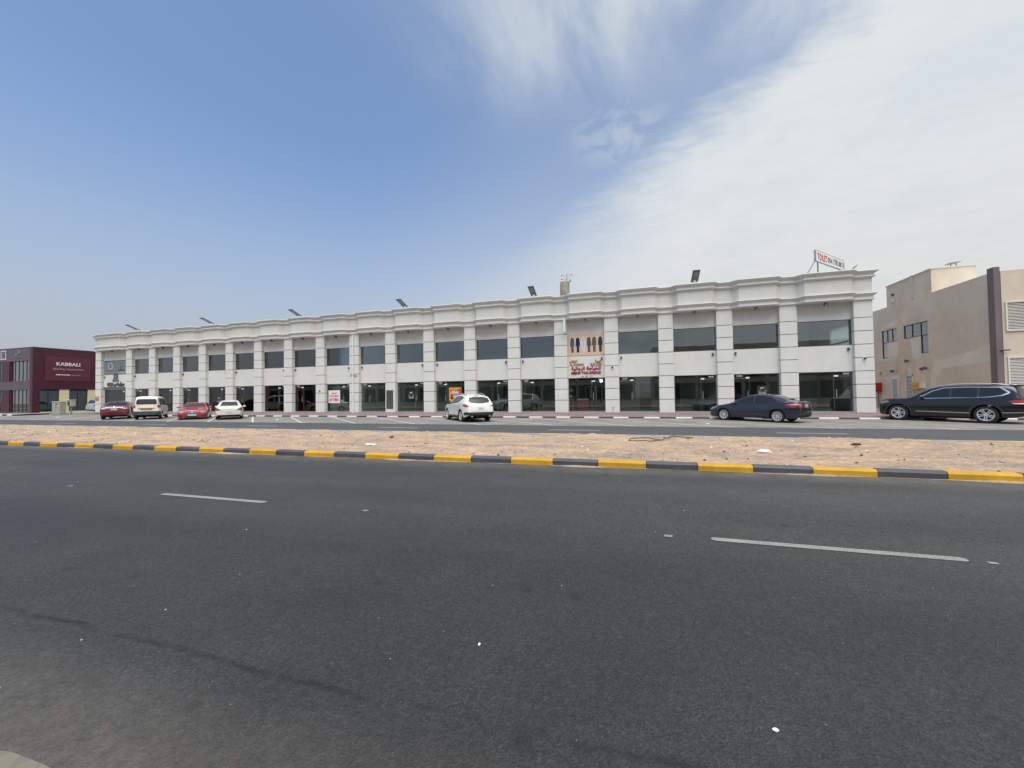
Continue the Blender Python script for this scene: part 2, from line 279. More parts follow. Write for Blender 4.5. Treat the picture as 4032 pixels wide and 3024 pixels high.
def glass(name, tint, refl=1.5, ior=1.5, wav=0.0):
    m = bpy.data.materials.new(name); m.use_nodes = True; t = m.node_tree; t.nodes.clear()
    tr = t.nodes.new('ShaderNodeBsdfTransparent'); tr.inputs[0].default_value = (*tint, 1)
    gl = t.nodes.new('ShaderNodeBsdfGlossy'); gl.inputs['Roughness'].default_value = 0.01; gl.inputs[0].default_value = (0.95, 0.98, 1, 1)
    fr = t.nodes.new('ShaderNodeFresnel'); fr.inputs[0].default_value = ior
    g = t.nodes.new('ShaderNodeNewGeometry').outputs['Position']
    n = t.nodes.new('ShaderNodeTexNoise'); n.inputs['Scale'].default_value = 0.7; t.links.new(g, n.inputs['Vector'])
    bp = t.nodes.new('ShaderNodeBump'); bp.inputs['Strength'].default_value = 0.05; bp.inputs['Distance'].default_value = 0.02; t.links.new(n.outputs['Fac'], bp.inputs['Height'])
    t.links.new(bp.outputs[0], gl.inputs['Normal'])
    mu = t.nodes.new('ShaderNodeMath'); mu.operation = 'MULTIPLY'; mu.use_clamp = True; mu.inputs[1].default_value = refl; t.links.new(fr.outputs[0], mu.inputs[0])
    mx = t.nodes.new('ShaderNodeMixShader'); t.links.new(mu.outputs[0], mx.inputs[0]); t.links.new(tr.outputs[0], mx.inputs[1]); t.links.new(gl.outputs[0], mx.inputs[2])
    o = t.nodes.new('ShaderNodeOutputMaterial'); t.links.new(mx.outputs[0], o.inputs[0])
    return m
m_glass = glass('shop_glass', (0.90, 0.95, 0.93), 1.6)
m_glassup = glass('window_glass', (0.66, 0.75, 0.78), 3.1)
m_glassdk = glass('mirror_glass', (0.10, 0.11, 0.12), 5.0)
def paint(name, col, rough=0.3, metal=0.0, coat=1.0, dust=0.04):
    return mat(name, col, rough, metal, 0.5, var=[(2.0, dust, (1, 1, 1))], coat=coat)
m_carglass = mat('car_glass', (0.012, 0.014, 0.017), 0.06, spec=0.6, var=[(2, 0.1, (1, 1, 1))])
m_carglass2 = mat('car_glass_clear', (0.045, 0.05, 0.05), 0.16, spec=0.35, var=[(2, 0.1, (1, 1, 1))])
m_tail = mat('tail_red', (0.34, 0.006, 0.015), 0.15, coat=1, var=[(6, 0.1, (1, 1, 1))])
m_tailw = mat('tail_clear', (0.6, 0.45, 0.45), 0.15, coat=1, var=[(6, 0.1, (1, 1, 1))])
m_head = mat('headlamp', (0.22, 0.23, 0.24), 0.25, coat=.5, var=[(6, 0.15, (1, 1, 1))])
m_plate = mat('number_plate', (0.7, 0.7, 0.68), 0.5, var=[(6, 0.05, (1, 1, 1))])

# ------------------------------------------------------------------ helpers
def link(o, parent=None):
    COL.objects.link(o)
    if parent is not None: o.parent = parent
    return o
def tag(o, label=None, cat=None, group=None, kind=None):
    if label: o['label'] = label
    if cat: o['category'] = cat
    if group: o['group'] = group
    if kind: o['kind'] = kind
    return o
def empty(name, loc=(0, 0, 0), rz=0, parent=None):
    o = bpy.data.objects.new(name, None); link(o, parent); o.location = loc; o.rotation_euler = (0, 0, rz); o.empty_display_size = 0.3
    return o
def thing(name, label, cat, loc=(0, 0, 0), rz=0, group=None):
    return tag(empty(name, loc, rz), label, cat, group)
class MB:
    def __init__(s): s.v = []; s.f = []; s.m = []
    def quad(s, pts, mi=0):
        n = len(s.v); s.v += [tuple(p) for p in pts]; s.f.append(tuple(range(n, n + len(pts)))); s.m.append(mi)
    def box(s, a, b, mi=0):
        x0, y0, z0 = (min(a[i], b[i]) for i in range(3)); x1, y1, z1 = (max(a[i], b[i]) for i in range(3))
        n = len(s.v); s.v += [(x0,y0,z0),(x1,y0,z0),(x1,y1,z0),(x0,y1,z0),(x0,y0,z1),(x1,y0,z1),(x1,y1,z1),(x0,y1,z1)]
        for q in ((0,3,2,1),(4,5,6,7),(0,1,5,4),(1,2,6,5),(2,3,7,6),(3,0,4,7)): s.f.append(tuple(n + i for i in q)); s.m.append(mi)
    def bar(s, a, b, w, h=None, mi=0):
        h = h or w; a = Vector(a); b = Vector(b); d = (b - a).normalized()
        u = d.cross(Vector((0, 0, 1)));  u = u.normalized() if u.length > 1e-4 else Vector((1, 0, 0)); v = u.cross(d)
        n = len(s.v)
        for p in (a, b):
            for i, j in ((-1,-1),(1,-1),(1,1),(-1,1)): s.v.append(tuple(p + u * i * w / 2 + v * j * h / 2))
        for q in ((0,1,2,3),(7,6,5,4),(0,4,5,1),(1,5,6,2),(2,6,7,3),(3,7,4,0)): s.f.append(tuple(n + i for i in q)); s.m.append(mi)
    def tube(s, pts, r, seg=8, mi=0, caps=True):
        pts = [Vector(p) for p in pts]; n0 = len(s.v); rr = r if isinstance(r, (list, tuple)) else [r] * len(pts)
        for i, p in enumerate(pts):
            d = (pts[min(i + 1, len(pts) - 1)] - pts[max(i - 1, 0)]).normalized()
            u = d.cross(Vector((0, 0, 1))); u = u.normalized() if u.length > 1e-3 else Vector((1, 0, 0)); v = u.cross(d)
            for k in range(seg):
                a = 2 * math.pi * k / seg; s.v.append(tuple(p + (u * math.cos(a) + v * math.sin(a)) * rr[i]))
        for i in range(len(pts) - 1):
            for k in range(seg):
                a = n0 + i * seg; s.f.append((a + k, a + (k + 1) % seg, a + seg + (k + 1) % seg, a + seg + k)); s.m.append(mi)
        if caps:
            s.f.append(tuple(n0 + k for k in range(seg))[::-1]); s.m.append(mi)
            e = n0 + (len(pts) - 1) * seg; s.f.append(tuple(e + k for k in range(seg))); s.m.append(mi)
    def prism(s, poly, y0, y1, mi=0, axis='y'):
        """poly of (x,z) extruded in y (or (y,z) extruded in x)"""
        n = len(s.v); k = len(poly)
        for yy in (y0, y1):
            for a, b in poly: s.v.append((a, yy, b) if axis == 'y' else ((yy, a, b) if axis == 'x' else (a, b, yy)))
        s.f.append(tuple(range(n, n + k))); s.f.append(tuple(range(n + 2*k - 1, n + k - 1, -1))); s.m += [mi, mi]
        for i in range(k): s.f.append((n + i, n + k + i, n + k + (i + 1) % k, n + (i + 1) % k)); s.m.append(mi)
    def mesh(s, name, mats):
        me = bpy.data.meshes.new(name); me.from_pydata(s.v, [], s.f)
        for m in (mats if isinstance(mats, (list, tuple)) else [mats]): me.materials.append(m)
        if any(s.m): me.polygons.foreach_set('material_index', s.m)
        bm = bmesh.new(); bm.from_mesh(me); bmesh.ops.recalc_face_normals(bm, faces=bm.faces); bm.to_mesh(me); bm.free()
        return me
    def build(s, name, mats, parent=None, smooth=False, bevel=0):
        me = s.mesh(name, mats)
        if bevel:
            bm = bmesh.new(); bm.from_mesh(me); bmesh.ops.bevel(bm, geom=list(bm.edges), offset=bevel, segments=1, affect='EDGES', profile=0.5); bm.to_mesh(me); bm.free()
        if smooth:
            me.polygons.foreach_set('use_smooth', [True] * len(me.polygons)); 
            try: me.set_sharp_from_angle(angle=math.radians(40))
            except Exception: pass
        return link(bpy.data.objects.new(name, me), parent)
def put(name, me, parent, loc=(0, 0, 0), rot=(0, 0, 0)):
    o = bpy.data.objects.new(name, me); link(o, parent); o.location = loc; o.rotation_euler = rot; return o
def sheet_obj(name, xs, ys, zf, mt, parent=None, kind='structure'):
    vs = [(x, y, zf(x, y)) for y in ys for x in xs]; nx = len(xs)
    fs = [(j*nx+i, j*nx+i+1, (j+1)*nx+i+1, (j+1)*nx+i) for j in range(len(ys)-1) for i in range(nx-1)]
    me = bpy.data.meshes.new(name); me.from_pydata(vs, [], fs); me.materials.append(mt)
    o = link(bpy.data.objects.new(name, me), parent)
    if kind and parent is None: o['kind'] = kind
    return o
# text --------------------------------------------------------------
AR = {'ا':('\ufe8d','\ufe8e',None,None),'أ':('\ufe83','\ufe84',None,None),'ل':('\ufedd','\ufede','\ufedf','\ufee0'),'م':('\ufee1','\ufee2','\ufee3','\ufee4'),
      'س':('\ufeb1','\ufeb2','\ufeb3','\ufeb4'),'ة':('\ufe93','\ufe94',None,None),'ن':('\ufee5','\ufee6','\ufee7','\ufee8'),'ق':('\ufed5','\ufed6','\ufed7','\ufed8'),
      'خ':('\ufea5','\ufea6','\ufea7','\ufea8'),'ي':('\ufef1','\ufef2','\ufef3','\ufef4'),'ط':('\ufec1','\ufec2','\ufec3','\ufec4'),'ر':('\ufead','\ufeae',None,None),
      'ج':('\ufe9d','\ufe9e','\ufe9f','\ufea0'),'و':('\ufeed','\ufeee',None,None),'د':('\ufea9','\ufeaa',None,None),'ع':('\ufec9','\ufeca','\ufecb','\ufecc'),'ﻷ':('\ufef7','\ufef8',None,None)}
def arabic(t):
    t = t.replace('لأ', 'ﻷ'); o = []
    for i, c in enumerate(t):
        if c == ' ': o.append(' '); continue
        pj = i > 0 and t[i-1] != ' ' and AR[t[i-1]][2] is not None
        nj = i < len(t)-1 and t[i+1] != ' ' and AR[c][2] is not None
        o.append(AR[c][3 if pj and nj else 1 if pj else 2 if nj else 0])
    return ''.join(reversed(o))
TXT = {}
def text_mesh(body, width, height, depth, mt, bold=0.0, shear=0.0):
    """letters in the x-z plane, origin at centre, fitted to width x height"""
    c = bpy.data.curves.new('txt', 'FONT'); c.body = body; c.extrude = 0.05; c.offset = bold; c.shear = shear; c.resolution_u = 2
    o = bpy.data.objects.new('txt', c); COL.objects.link(o); bpy.context.view_layer.update()
    me = bpy.data.meshes.new_from_object(o.evaluated_get(bpy.context.evaluated_depsgraph_get()))
    bpy.data.objects.remove(o); bpy.data.curves.remove(c)
    xs = [v.co.x for v in me.vertices]; ys = [v.co.y for v in me.vertices]
    cx, cy = (min(xs)+max(xs))/2, (min(ys)+max(ys))/2; sx = width/max(1e-6, max(xs)-min(xs)); sy = height/max(1e-6, max(ys)-min(ys))
    for v in me.vertices: v.co = ((v.co.x-cx)*sx, -v.co.z/0.05*depth/2, (v.co.y-cy)*sy)
    me.materials.clear(); me.materials.append(mt); me.name = 'letters'
    return me
def text(body, width, height, loc, mt, parent, depth=0.02, rz=0.0, name='lettering', **k):
    return put(name, text_mesh(body, width, height, depth, mt, **k), parent, loc, (0, 0, rz))

# ------------------------------------------------------------------ ground, roads
def NR(x): return -0.158 + 0.0029 * (max(-60, min(25, x)) + 7.37)
BR = [-600, -90, -60, 25, 90, 600]
sheet_obj('ground', [-1500, -400, 400, 1500], [-1500, -400, 400, 1500], lambda x, y: -0.62, m_ground)
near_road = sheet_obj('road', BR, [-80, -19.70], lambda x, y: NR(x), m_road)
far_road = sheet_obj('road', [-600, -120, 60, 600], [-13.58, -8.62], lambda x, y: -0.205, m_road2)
parking = sheet_obj('parking_lot', [-140, -66, 20], [-8.62, -2.58], lambda x, y: -0.20, m_parking)
sheet_obj('parking_lot', [-140, -64.0], [-2.58, 14], lambda x, y: -0.196 + 0.004*max(0, y), m_parking)
def mark(parent, pts, z, mt, zf=None):
    b = MB(); b.quad([(x, y, (zf(x) if zf else z) + 0.005) for x, y in pts]); return b.build('road_marking', mt, parent)
# worn lane dashes of the near road (every 8.6 m)
for x0, x1 in ((-37.9, -35.6), (-29.2, -26.9), (-20.45, -18.16), (-11.83, -9.66), (-3.0, -0.8)):
    tp = []
    for q in range(9): a = math.pi / 2 + math.pi * q / 8; tp.append((x0 + .04 + .05 * math.cos(a), -23.72 + .052 * math.sin(a)))
    for q in range(9): a = -math.pi / 2 + math.pi * q / 8; tp.append((x1 - .04 + .05 * math.cos(a), -23.72 + .052 * math.sin(a)))
    mark(near_road, tp, 0, m_linew, NR)
for x, y, s in ((-12.28, -23.74, .05), (-16.31, -23.72, .045), (-23.0, -23.7, .05), (-9.49, -23.75, .04)):
    mark(near_road, [(x-s, y-s*.6), (x+s*.8, y-s*.7), (x+s, y+s*.6), (x-s*.7, y+s*.7)], 0, m_linew, NR)
for k in range(-1, 12):
    x1 = -5.0 - 8.95 * k
    mark(far_road, [(x1-2.3, -11.02), (x1, -11.02), (x1, -10.92), (x1-2.3, -10.92)], -0.205, m_line)
for k in range(-3, 16):
    x0 = -12.25 - 4.03 * k
    dx = Vector((-6.9, 5.75)).normalized(); nx = Vector((dx.y, -dx.x)) * 0.055
    p0 = Vector((x0, -8.70)); p1 = Vector((x0 - 6.95, -2.90))
    if x0 < -62: continue
    mark(parking, [p0 - nx, p0 + nx, p1 + nx, p1 - nx], -0.20, m_line)
    mark(parking, [(x0 - 0.45, -8.70), (x0 + 0.45, -8.70), (x0 + 0.45, -8.60), (x0 - 0.45, -8.60)], -0.194, m_line)
# kerbs, stone by stone
def kerb(x0, x1, L, phase, yf, wid, zt, zb, ma_, mb_, front=-1):
    root = empty('kerb', (0, 0, 0)); root['kind'] = 'structure'
    n = int(math.ceil((x1 - x0) / L))
    meshes = {}
    def stone(mi):
        b = MB(); h = zt(0) - zb(0); ch = min(0.03, h * .3)
        poly = [(0, -h), (wid, -h), (wid, 0), (ch, 0), (0, -ch * 1.3)] if front < 0 else [(0, -h), (wid, -h), (wid, -ch), (wid - ch, 0), (0, 0)]
        b.prism(poly, 0.006, L - 0.006, 0, axis='x')
        return b.mesh('kerb_stone', mi)
    meshes = [[stone(ma_)], [stone(mb_)]]
    i0 = math.floor((x0 - phase) / L)
    for i in range(i0, i0 + n):
        x = phase + i * L
        o = put('kerb_stone', meshes[i % 2][0], root, (x, yf + R.uniform(-.006, .006), zt(x) + R.uniform(-.005, .005)), (R.uniform(-.01, .01), R.uniform(-.003, .003), R.uniform(-.003, .003)))
    return root
kerb(-62, 6, 1.0, -7.37, -19.71, 0.17, lambda x: NR(x) + 0.145, lambda x: NR(x) - .06, m_kerb_y, m_kerb_b)
kerb(-84, 14, 1.08, -7.39, -13.80, 0.15, lambda x: -0.085, lambda x: -0.30, m_kerb_c, m_kerb_g, 1)
kerb(-63.5, 16, 0.925, -21.15, -2.60, 0.14, lambda x: -0.115, lambda x: -0.26, m_kerb_w, m_kerb_d)
kerb(-112, -76, 0.925, -76, -3.3, 0.14, lambda x: -0.06, lambda x: -0.26, m_kerb_w, m_kerb_d)
# sidewalks
sheet_obj('sidewalk', [-63.5, 7.5], [-2.47, -1.4, 0.40], lambda x, y: -0.117 + (y + 2.47) / 2.87 * 0.11, m_walk)
sheet_obj('alley', [1.0, 30], [-2.45, 60], lambda x, y: -0.121 + min(0.11, (y + 2.45) * 0.0383), m_walk)
sheet_obj('sidewalk', [-140, -76.1], [-3.17, 1.0], lambda x, y: -0.062 + (y + 3.17) * .01, m_walkg)
# kerb end nosing at the alley mouth
b = MB(); b.box((-63.52, -2.6, -0.26), (-63.38, 0.3, -0.10)); o = b.build('kerb', m_kerb_d); o['kind'] = 'structure'
# sandy median
def fbm(x, y, s, o=4): return noise.fractal(Vector((x * s, y * s, 3.1)), 1.0, 2.0, o)
def medz(x, y):
    t = (y + 19.55) / 5.8
    base = (NR(x) + 0.11) * (1 - t) + (-0.13) * t
    e = min(1, max(0, (y + 19.56) / 0.5)); e2 = min(1, max(0, (-13.80 - y) / 0.25))
    h = 0.055 * fbm(x, y, 0.45) + 0.045 * fbm(x + 9, y, 1.6) + 0.03 * abs(fbm(x, y + 5, 3.2)) + 0.012 * fbm(x, y, 9)
    ridge = max(0, fbm(x * .6, 7, 0.5) + 0.25) * 0.16 * math.exp(-((y + 14.7) / 0.55) ** 2)
    hollow = -max(0, fbm(x + 40, y, 0.33) - 0.1) * 0.10
    return base + (h + hollow + 0.02) * (0.25 + 0.75 * e) * e2 + ridge
xs = []; x = -120
while x < 14:
    xs.append(x); x += 0.11 if -36 < x < 4 else 0.22 if x > -60 else 0.5
ys = [-19.56 + i * 5.75 / 58 for i in range(59)]
sheet_obj('median_sand', xs, ys, medz, m_sand)['kind'] = 'structure'
# drifts of sand along the foot of the yellow and black kerb
b = MB()
for i in range(150):
    x = -52 + i * 0.36; wd = 0.015 + 0.20 * max(0, fbm(x, 2, .9) - .02)
    x2 = x + 0.36; wd2 = 0.015 + 0.20 * max(0, fbm(x2, 2, .9) - .02)
    b.quad([(x, -19.70, NR(x) + .006 + wd * .2), (x2, -19.70, NR(x2) + .006 + wd2 * .2), (x2, -19.70 - wd2, NR(x2) + .003), (x, -19.70 - wd, NR(x) + .003)])
o = b.build('sand_drift', m_sand); tag(o, kind='stuff')
o = sheet_obj('pavement', [0, 1], [0, 1], lambda x, y: 0, m_walkg)
me = bpy.data.meshes.new('pavement'); pv = [(-40, -27.40)] + [(-38 + q * .9, -27.40 + .06 * noise.noise(Vector((q * .9, 0, 0)))) for q in range(23)] + [(-17.2 + q * .22, -27.42 + .07 * noise.noise(Vector((q * .8, 3, 0)))) for q in range(60)] + [(0, -27.45), (0, -34), (-40, -34)]
me.from_pydata([(x, y, NR(x) + .006) for x, y in pv], [], [tuple(range(len(pv)))[::-1]]); me.materials.append(pavers('pavers_sandy', (.20, .18, .14), (.13, .12, .10), (.15, .135, .11), .20, .10, .78)); o.data = me; o['kind'] = 'structure'
# pebbles and scraps scattered on the sand
def blob(r, mt, name='pebble', sub=1):
    bm = bmesh.new(); bmesh.ops.create_icosphere(bm, subdivisions=sub, radius=r)
    for v in bm.verts: v.co *= R.uniform(.7, 1.2); v.co.z *= .6
    me = bpy.data.meshes.new(name); bm.to_mesh(me); bm.free(); me.materials.append(mt); return me
b = MB(); 
def stones(n, mats, xr, yr, rr, zf, nm):
    v = []; f = []; mi = []
    base = [(1,0,0),(-1,0,0),(0,1,0),(0,-1,0),(0,0,1),(0,0,-1)]; fc = [(0,2,4),(2,1,4),(1,3,4),(3,0,4),(2,0,5),(1,2,5),(3,1,5),(0,3,5)]
    for _ in range(n):
        x = R.uniform(*xr); y = R.uniform(*yr); r = rr[0] + (rr[1] - rr[0]) * R.random() ** 4; a = R.uniform(0, 6.28); q = [R.uniform(.6, 1.4) for _ in range(3)]
        k = len(v); c, s = math.cos(a), math.sin(a); mm = R.choices(range(len(mats)), [m[1] for m in mats])[0]
        for p in base:
            px, py, pz = p[0]*q[0]*r, p[1]*q[1]*r, p[2]*q[2]*r*.6
            v.append((x + px*c - py*s, y + px*s + py*c, zf(x, y) + pz + r*.15))
        for t_ in fc: f.append(tuple(k + i for i in t_)); mi.append(mm)
    me = bpy.data.meshes.new(nm); me.from_pydata(v, [], f)
    for m in mats: me.materials.append(m[0])
    me.polygons.foreach_set('material_index', mi)
    return tag(link(bpy.data.objects.new(nm, me)), kind='stuff')
stones(5200, [(m_pebble, 6), (m_twig, 3.2), (m_litter, .25), (m_kerb_g, 1.2)], (-60, 5), (-19.4, -14.0), (.006, .045), medz, 'gravel')
stones(260, [(m_pebble, 5), (m_litter, .25), (m_kerb_b, 3)], (-30, -4), (-28.2, -19.9), (.003, .013), lambda x, y: NR(x), 'road_grit')

# ------------------------------------------------------------------ the white shop row
SP = 3.5936; PW = 0.943; NB = 19
def px(i):
    x = -(i - 1) * SP
    return x + 0.274 if i == 1 else x - 1.405 if i == 20 else x
bld = thing('shop_building', 'long two storey white commercial building with empty glass shops and ribbed pillars', 'building', (-34, 0, 0))
BO = Vector((-34, 0, 0))
def B(mb, name, mats, parent=None, **k):
    """mesh given in world coordinates, parented under the building"""
    o = mb.build(name, mats, parent or bld, **k)
    o.location = -BO if parent is None else (0, 0, 0)
    return o
JZ = [0.0] + [0.929 + .8 * k for k in range(7)] + [6.784]
XL, XR = px(20), px(1) + PW
RD = 0.33      # reveal depth
# piers: dark core with nine rendered panels each
core = MB(); core.box((0.014, 0.014, 0), (PW - 0.014, 0.42, 6.76)); core_me = core.mesh('pier', m_groove)
pmesh = []
for k in range(8):
    g = 0.019
    b = MB(); b.box((0, 0, JZ[k] + (g if k else 0)), (PW, 0.40, JZ[k + 1] - g)); pmesh.append(b.mesh('pier_panel', m_plaster))
plinth_me = None
for i in range(1, 21):
    p = put('pier', core_me, bld, Vector((px(i), 0, 0)) - BO)
    for k in range(8):
        if i == 10 and k in (0, 1, 2): continue
        o = put('pier_panel', pmesh[k], p)
    b = MB(); b.box((-0.012, -0.02, -0.10), (PW + 0.012, 0.41, 0.05)); o = b.build('plinth', m_step, p)
    if i == 10:
        # facing broken away on this pier
        b = MB(); x0, x1, z0, z1 = .07, .75, .30, 1.88
        b.box((0, 0, 0), (PW, .40, z0 - .001)); b.box((0, 0, z0), (x0, .4, z1)); b.box((x1, 0, z0), (PW, .4, z1)); b.box((0, 0, z1 + .001), (PW, .40, JZ[3] - .013))
        b.build('pier_panel', m_plaster, p)
        b = MB(); b.box((x1 + .03, -.004, .921), (PW, 0, .937)); b.box((x1 + .03, -.004, 1.721), (PW, 0, 1.737)); b.build('groove', m_groove, p)
        b = MB(); nx_, nz_ = 9, 18; n = len(b.v)
        for jz in range(nz_ + 1):
            for ix in range(nx_ + 1):
                xx = x0 + (x1 - x0) * ix / nx_; zz = z0 + (z1 - z0) * jz / nz_
                b.v.append((xx, 0.03 + 0.05 * (noise.noise(Vector((xx * 4, zz * 4, 1))) + .3), zz))
        for jz in range(nz_):
            for ix in range(nx_):
                a = n + jz * (nx_ + 1) + ix; b.f.append((a, a + 1, a + nx_ + 2, a + nx_ + 1)); b.m.append(0)
        o = b.build('broken_patch', m_scar, p); o['label'] = 'torn away facing with bare brown backing'
# recessed walls, slabs, rooms
YW = 0.26      # face of recessed bay wall
wall = MB(); upper = MB()
bays = []
for i in range(1, 20):      # bay between pier i+1 (left) and pier i (right)
    bays.append((px(i + 1) + PW, px(i)))
for (a, c) in bays:
    b = MB(); b.box((a - .02, YW, 2.529), (c + .02, 0.50, 4.129)); o = B(b, 'spandrel', m_plaster)
    b = MB(); b.box((a - .02, YW, 5.70), (c + .02, 0.50, 6.80)); B(b, 'upper_wall', m_plaster_darker)
DEPTH = 10.5
b = MB(); b.box((XL, .5, 2.72), (XR, DEPTH, 2.95)); B(b, 'floor_slab', m_room)
b = MB(); b.box((XL + .01, .42, -.2), (XR - .01, DEPTH, 0.06)); B(b, 'floor_slab', m_roomfloor)
b = MB(); b.box((XL, .4, 6.80), (XR, DEPTH, 7.05)); B(b, 'roof_slab', m_room)
b = MB(); b.box((XL, DEPTH, -.2), (XR, DEPTH + .25, 8.1)); B(b, 'back_wall', m_plaster_darker)
b = MB(); b.box((XL, .43, -.2), (XL + .2, DEPTH, 8.1)); B(b, 'end_wall', m_plaster)
# right end wall with a high window that lets the daylight in upstairs
b = MB(); x0, x1 = XR - .22, XR
b.box((x0, .43, -.2), (x1, DEPTH, 3.0)); b.box((x0, .43, 3.0), (x1, 2.25, 8.1)); b.box((x0, 4.85, 3.0), (x1, DEPTH, 8.1)); b.box((x0, 2.25, 5.65), (x1, 4.85, 8.1)); b.box((x0 + .08, 2.25, 4.58), (x0 + .14, 4.85, 4.66))
B(b, 'end_wall', m_plaster)
mfr = bpy.data.materials.new('brightening_film'); mfr.use_nodes = True; tt = mfr.node_tree; tt.nodes.clear()
q1 = tt.nodes.new('ShaderNodeBsdfTranslucent'); q1.inputs[0].default_value = (.9, .95, .92, 1); q2 = tt.nodes.new('ShaderNodeBsdfTransparent'); q3 = tt.nodes.new('ShaderNodeMixShader'); q3.inputs[0].default_value = .55
q4 = tt.nodes.new('ShaderNodeOutputMaterial'); tt.links.new(q1.outputs[0], q3.inputs[1]); tt.links.new(q2.outputs[0], q3.inputs[2]); tt.links.new(q3.outputs[0], q4.inputs[0])
b = MB(); b.box((x0 + .10, 2.25, 3.0), (x0 + .105, 4.85, 5.65)); B(b, 'brightening_pane', mfr)  # translucent pane added so the end wall window shows up bright
for i in range(2, 20):
    xx = px(i) + PW / 2
    b = MB(); b.box((xx - .09, .42, 0.0), (xx + .09, DEPTH, 6.8)); B(b, 'partition', m_room)
for i in range(1, 20):      # room backs and inner fittings at varied depth
    a, c = bays[i - 1]; dpt = (7.5, 6.2, 8.6)[i % 3]
    b = MB(); b.box((a - .37, dpt, .06), (c + .37, dpt + .12, 2.72)); b.box((a - .37, dpt + 1, 2.95), (c + .37, dpt + 1.12, 6.8))
    B(b, 'room_wall', m_room)
    b = MB(); x0 = a + .25 if i % 2 else c - 1.15
    b.box((x0, dpt - .05, .06), (x0 + .9, dpt - .01, 2.15)); B(b, 'inner_door', m_roomdark)
    if i > 3:   # mezzanine half wall seen through the upper windows
        b = MB(); b.box((a - .3, 2.6, 2.95), (c + .3, 2.7, 4.75 if i < 8 else 4.4)); B(b, 'parapet_wall', m_room)
# parapet frieze and cornices swept along a plan that bows out over each bay
plan = [(XL - 0.0, 3.0), (XL - 0.0, 0.0)]
A_, Bw, dX = 0.02, 0.40, 0.30
pl = [(XL, 1.5), (XL, -A_)]
for (a, c) in reversed(bays):
    pl += [(a, -A_), (a + dX, -A_ - Bw), (c - dX, -A_ - Bw), (c, -A_)]
pl += [(XR, -A_), (XR, 1.5)]
def offs(path, d):
    out = []
    for k, p in enumerate(path):
        p = Vector(p)
        def nrm(a, b_):
            t = (Vector(b_) - Vector(a)).normalized(); return Vector((t.y, -t.x))
        n1 = nrm(path[k - 1], path[k]) if k else None; n2 = nrm(path[k], path[k + 1]) if k < len(path) - 1 else None
        if n1 is None: out.append(p + n2 * d)
        elif n2 is None: out.append(p + n1 * d)
        else:
            n = (n1 + n2).normalized(); out.append(p + n * (d / max(.3, n.dot(n1))))
    return out
def sweep(name, prof, mt):
    b = MB(); rows = [[(q.x, q.y, z) for q in offs(pl, d)] for d, z in prof]
    n = len(pl)
    for r in rows: b.v += r
    for j in range(len(rows) - 1):
        for k in range(n - 1):
            a = j * n + k; b.f.append((a, a + 1, a + n + 1, a + n)); b.m.append(0)
    me = bpy.data.meshes.new(name); me.from_pydata(b.v, [], b.f); me.materials.append(mt)
    o = link(bpy.data.objects.new(name, me), bld); o.location = -BO; return o
sweep('cornice', [(-.30, 8.36), (-.02, 8.50), (.25, 8.50), (.27, 8.485), (.27, 8.45), (.22, 8.42), (.17, 8.385), (.15, 8.35), (.09, 8.34), (.085, 8.31), (.085, 8.20), (.15, 8.185), (.16, 8.15), (.11, 8.12), (.07, 8.09), (0, 8.08)], m_plaster)
sweep('frieze', [(0, 8.08), (0, 7.17)], m_plaster_darker)
sweep('cornice', [(0, 7.17), (.18, 7.165), (.19, 7.13), (.15, 7.09), (.11, 7.06), (.10, 7.03), (.045, 7.02), (.04, 6.99), (.04, 6.84), (.09, 6.825), (.095, 6.79), (.05, 6.765), (.02, 6.745), (-.02, 6.735)], m_plaster)
# soffit under the bows and parapet core
b = MB()
off = [(q.x, q.y) for q in offs(pl, .0)]
for (a, c) in bays:
    n = len(b.v); P = [(a, -A_), (a + dX, -A_ - Bw), (c - dX, -A_ - Bw), (c, -A_), (c, .30), (a, .30)]
    b.v += [(x, y, 6.742) for x, y in P] + [(x, y, 7.0) for x, y in P]
    b.f.append(tuple(range(n, n + 6))); b.f.append(tuple(range(n + 11, n + 5, -1))); b.m += [0, 0]
    for k in range(6): b.f.append((n + k, n + 6 + k, n + 6 + (k + 1) % 6, n + (k + 1) % 6)); b.m.append(0)
B(b, 'soffit', m_plaster_darker)
b = MB(); b.box((XL + .02, -A_ + .03, 6.80), (XR - .02, .30, 8.34)); b.box((XL + .02, DEPTH - .1, 7), (XR - .02, DEPTH + .1, 8.3)); B(b, 'parapet', m_plaster_darker)

# shopfronts and windows
shops = {}
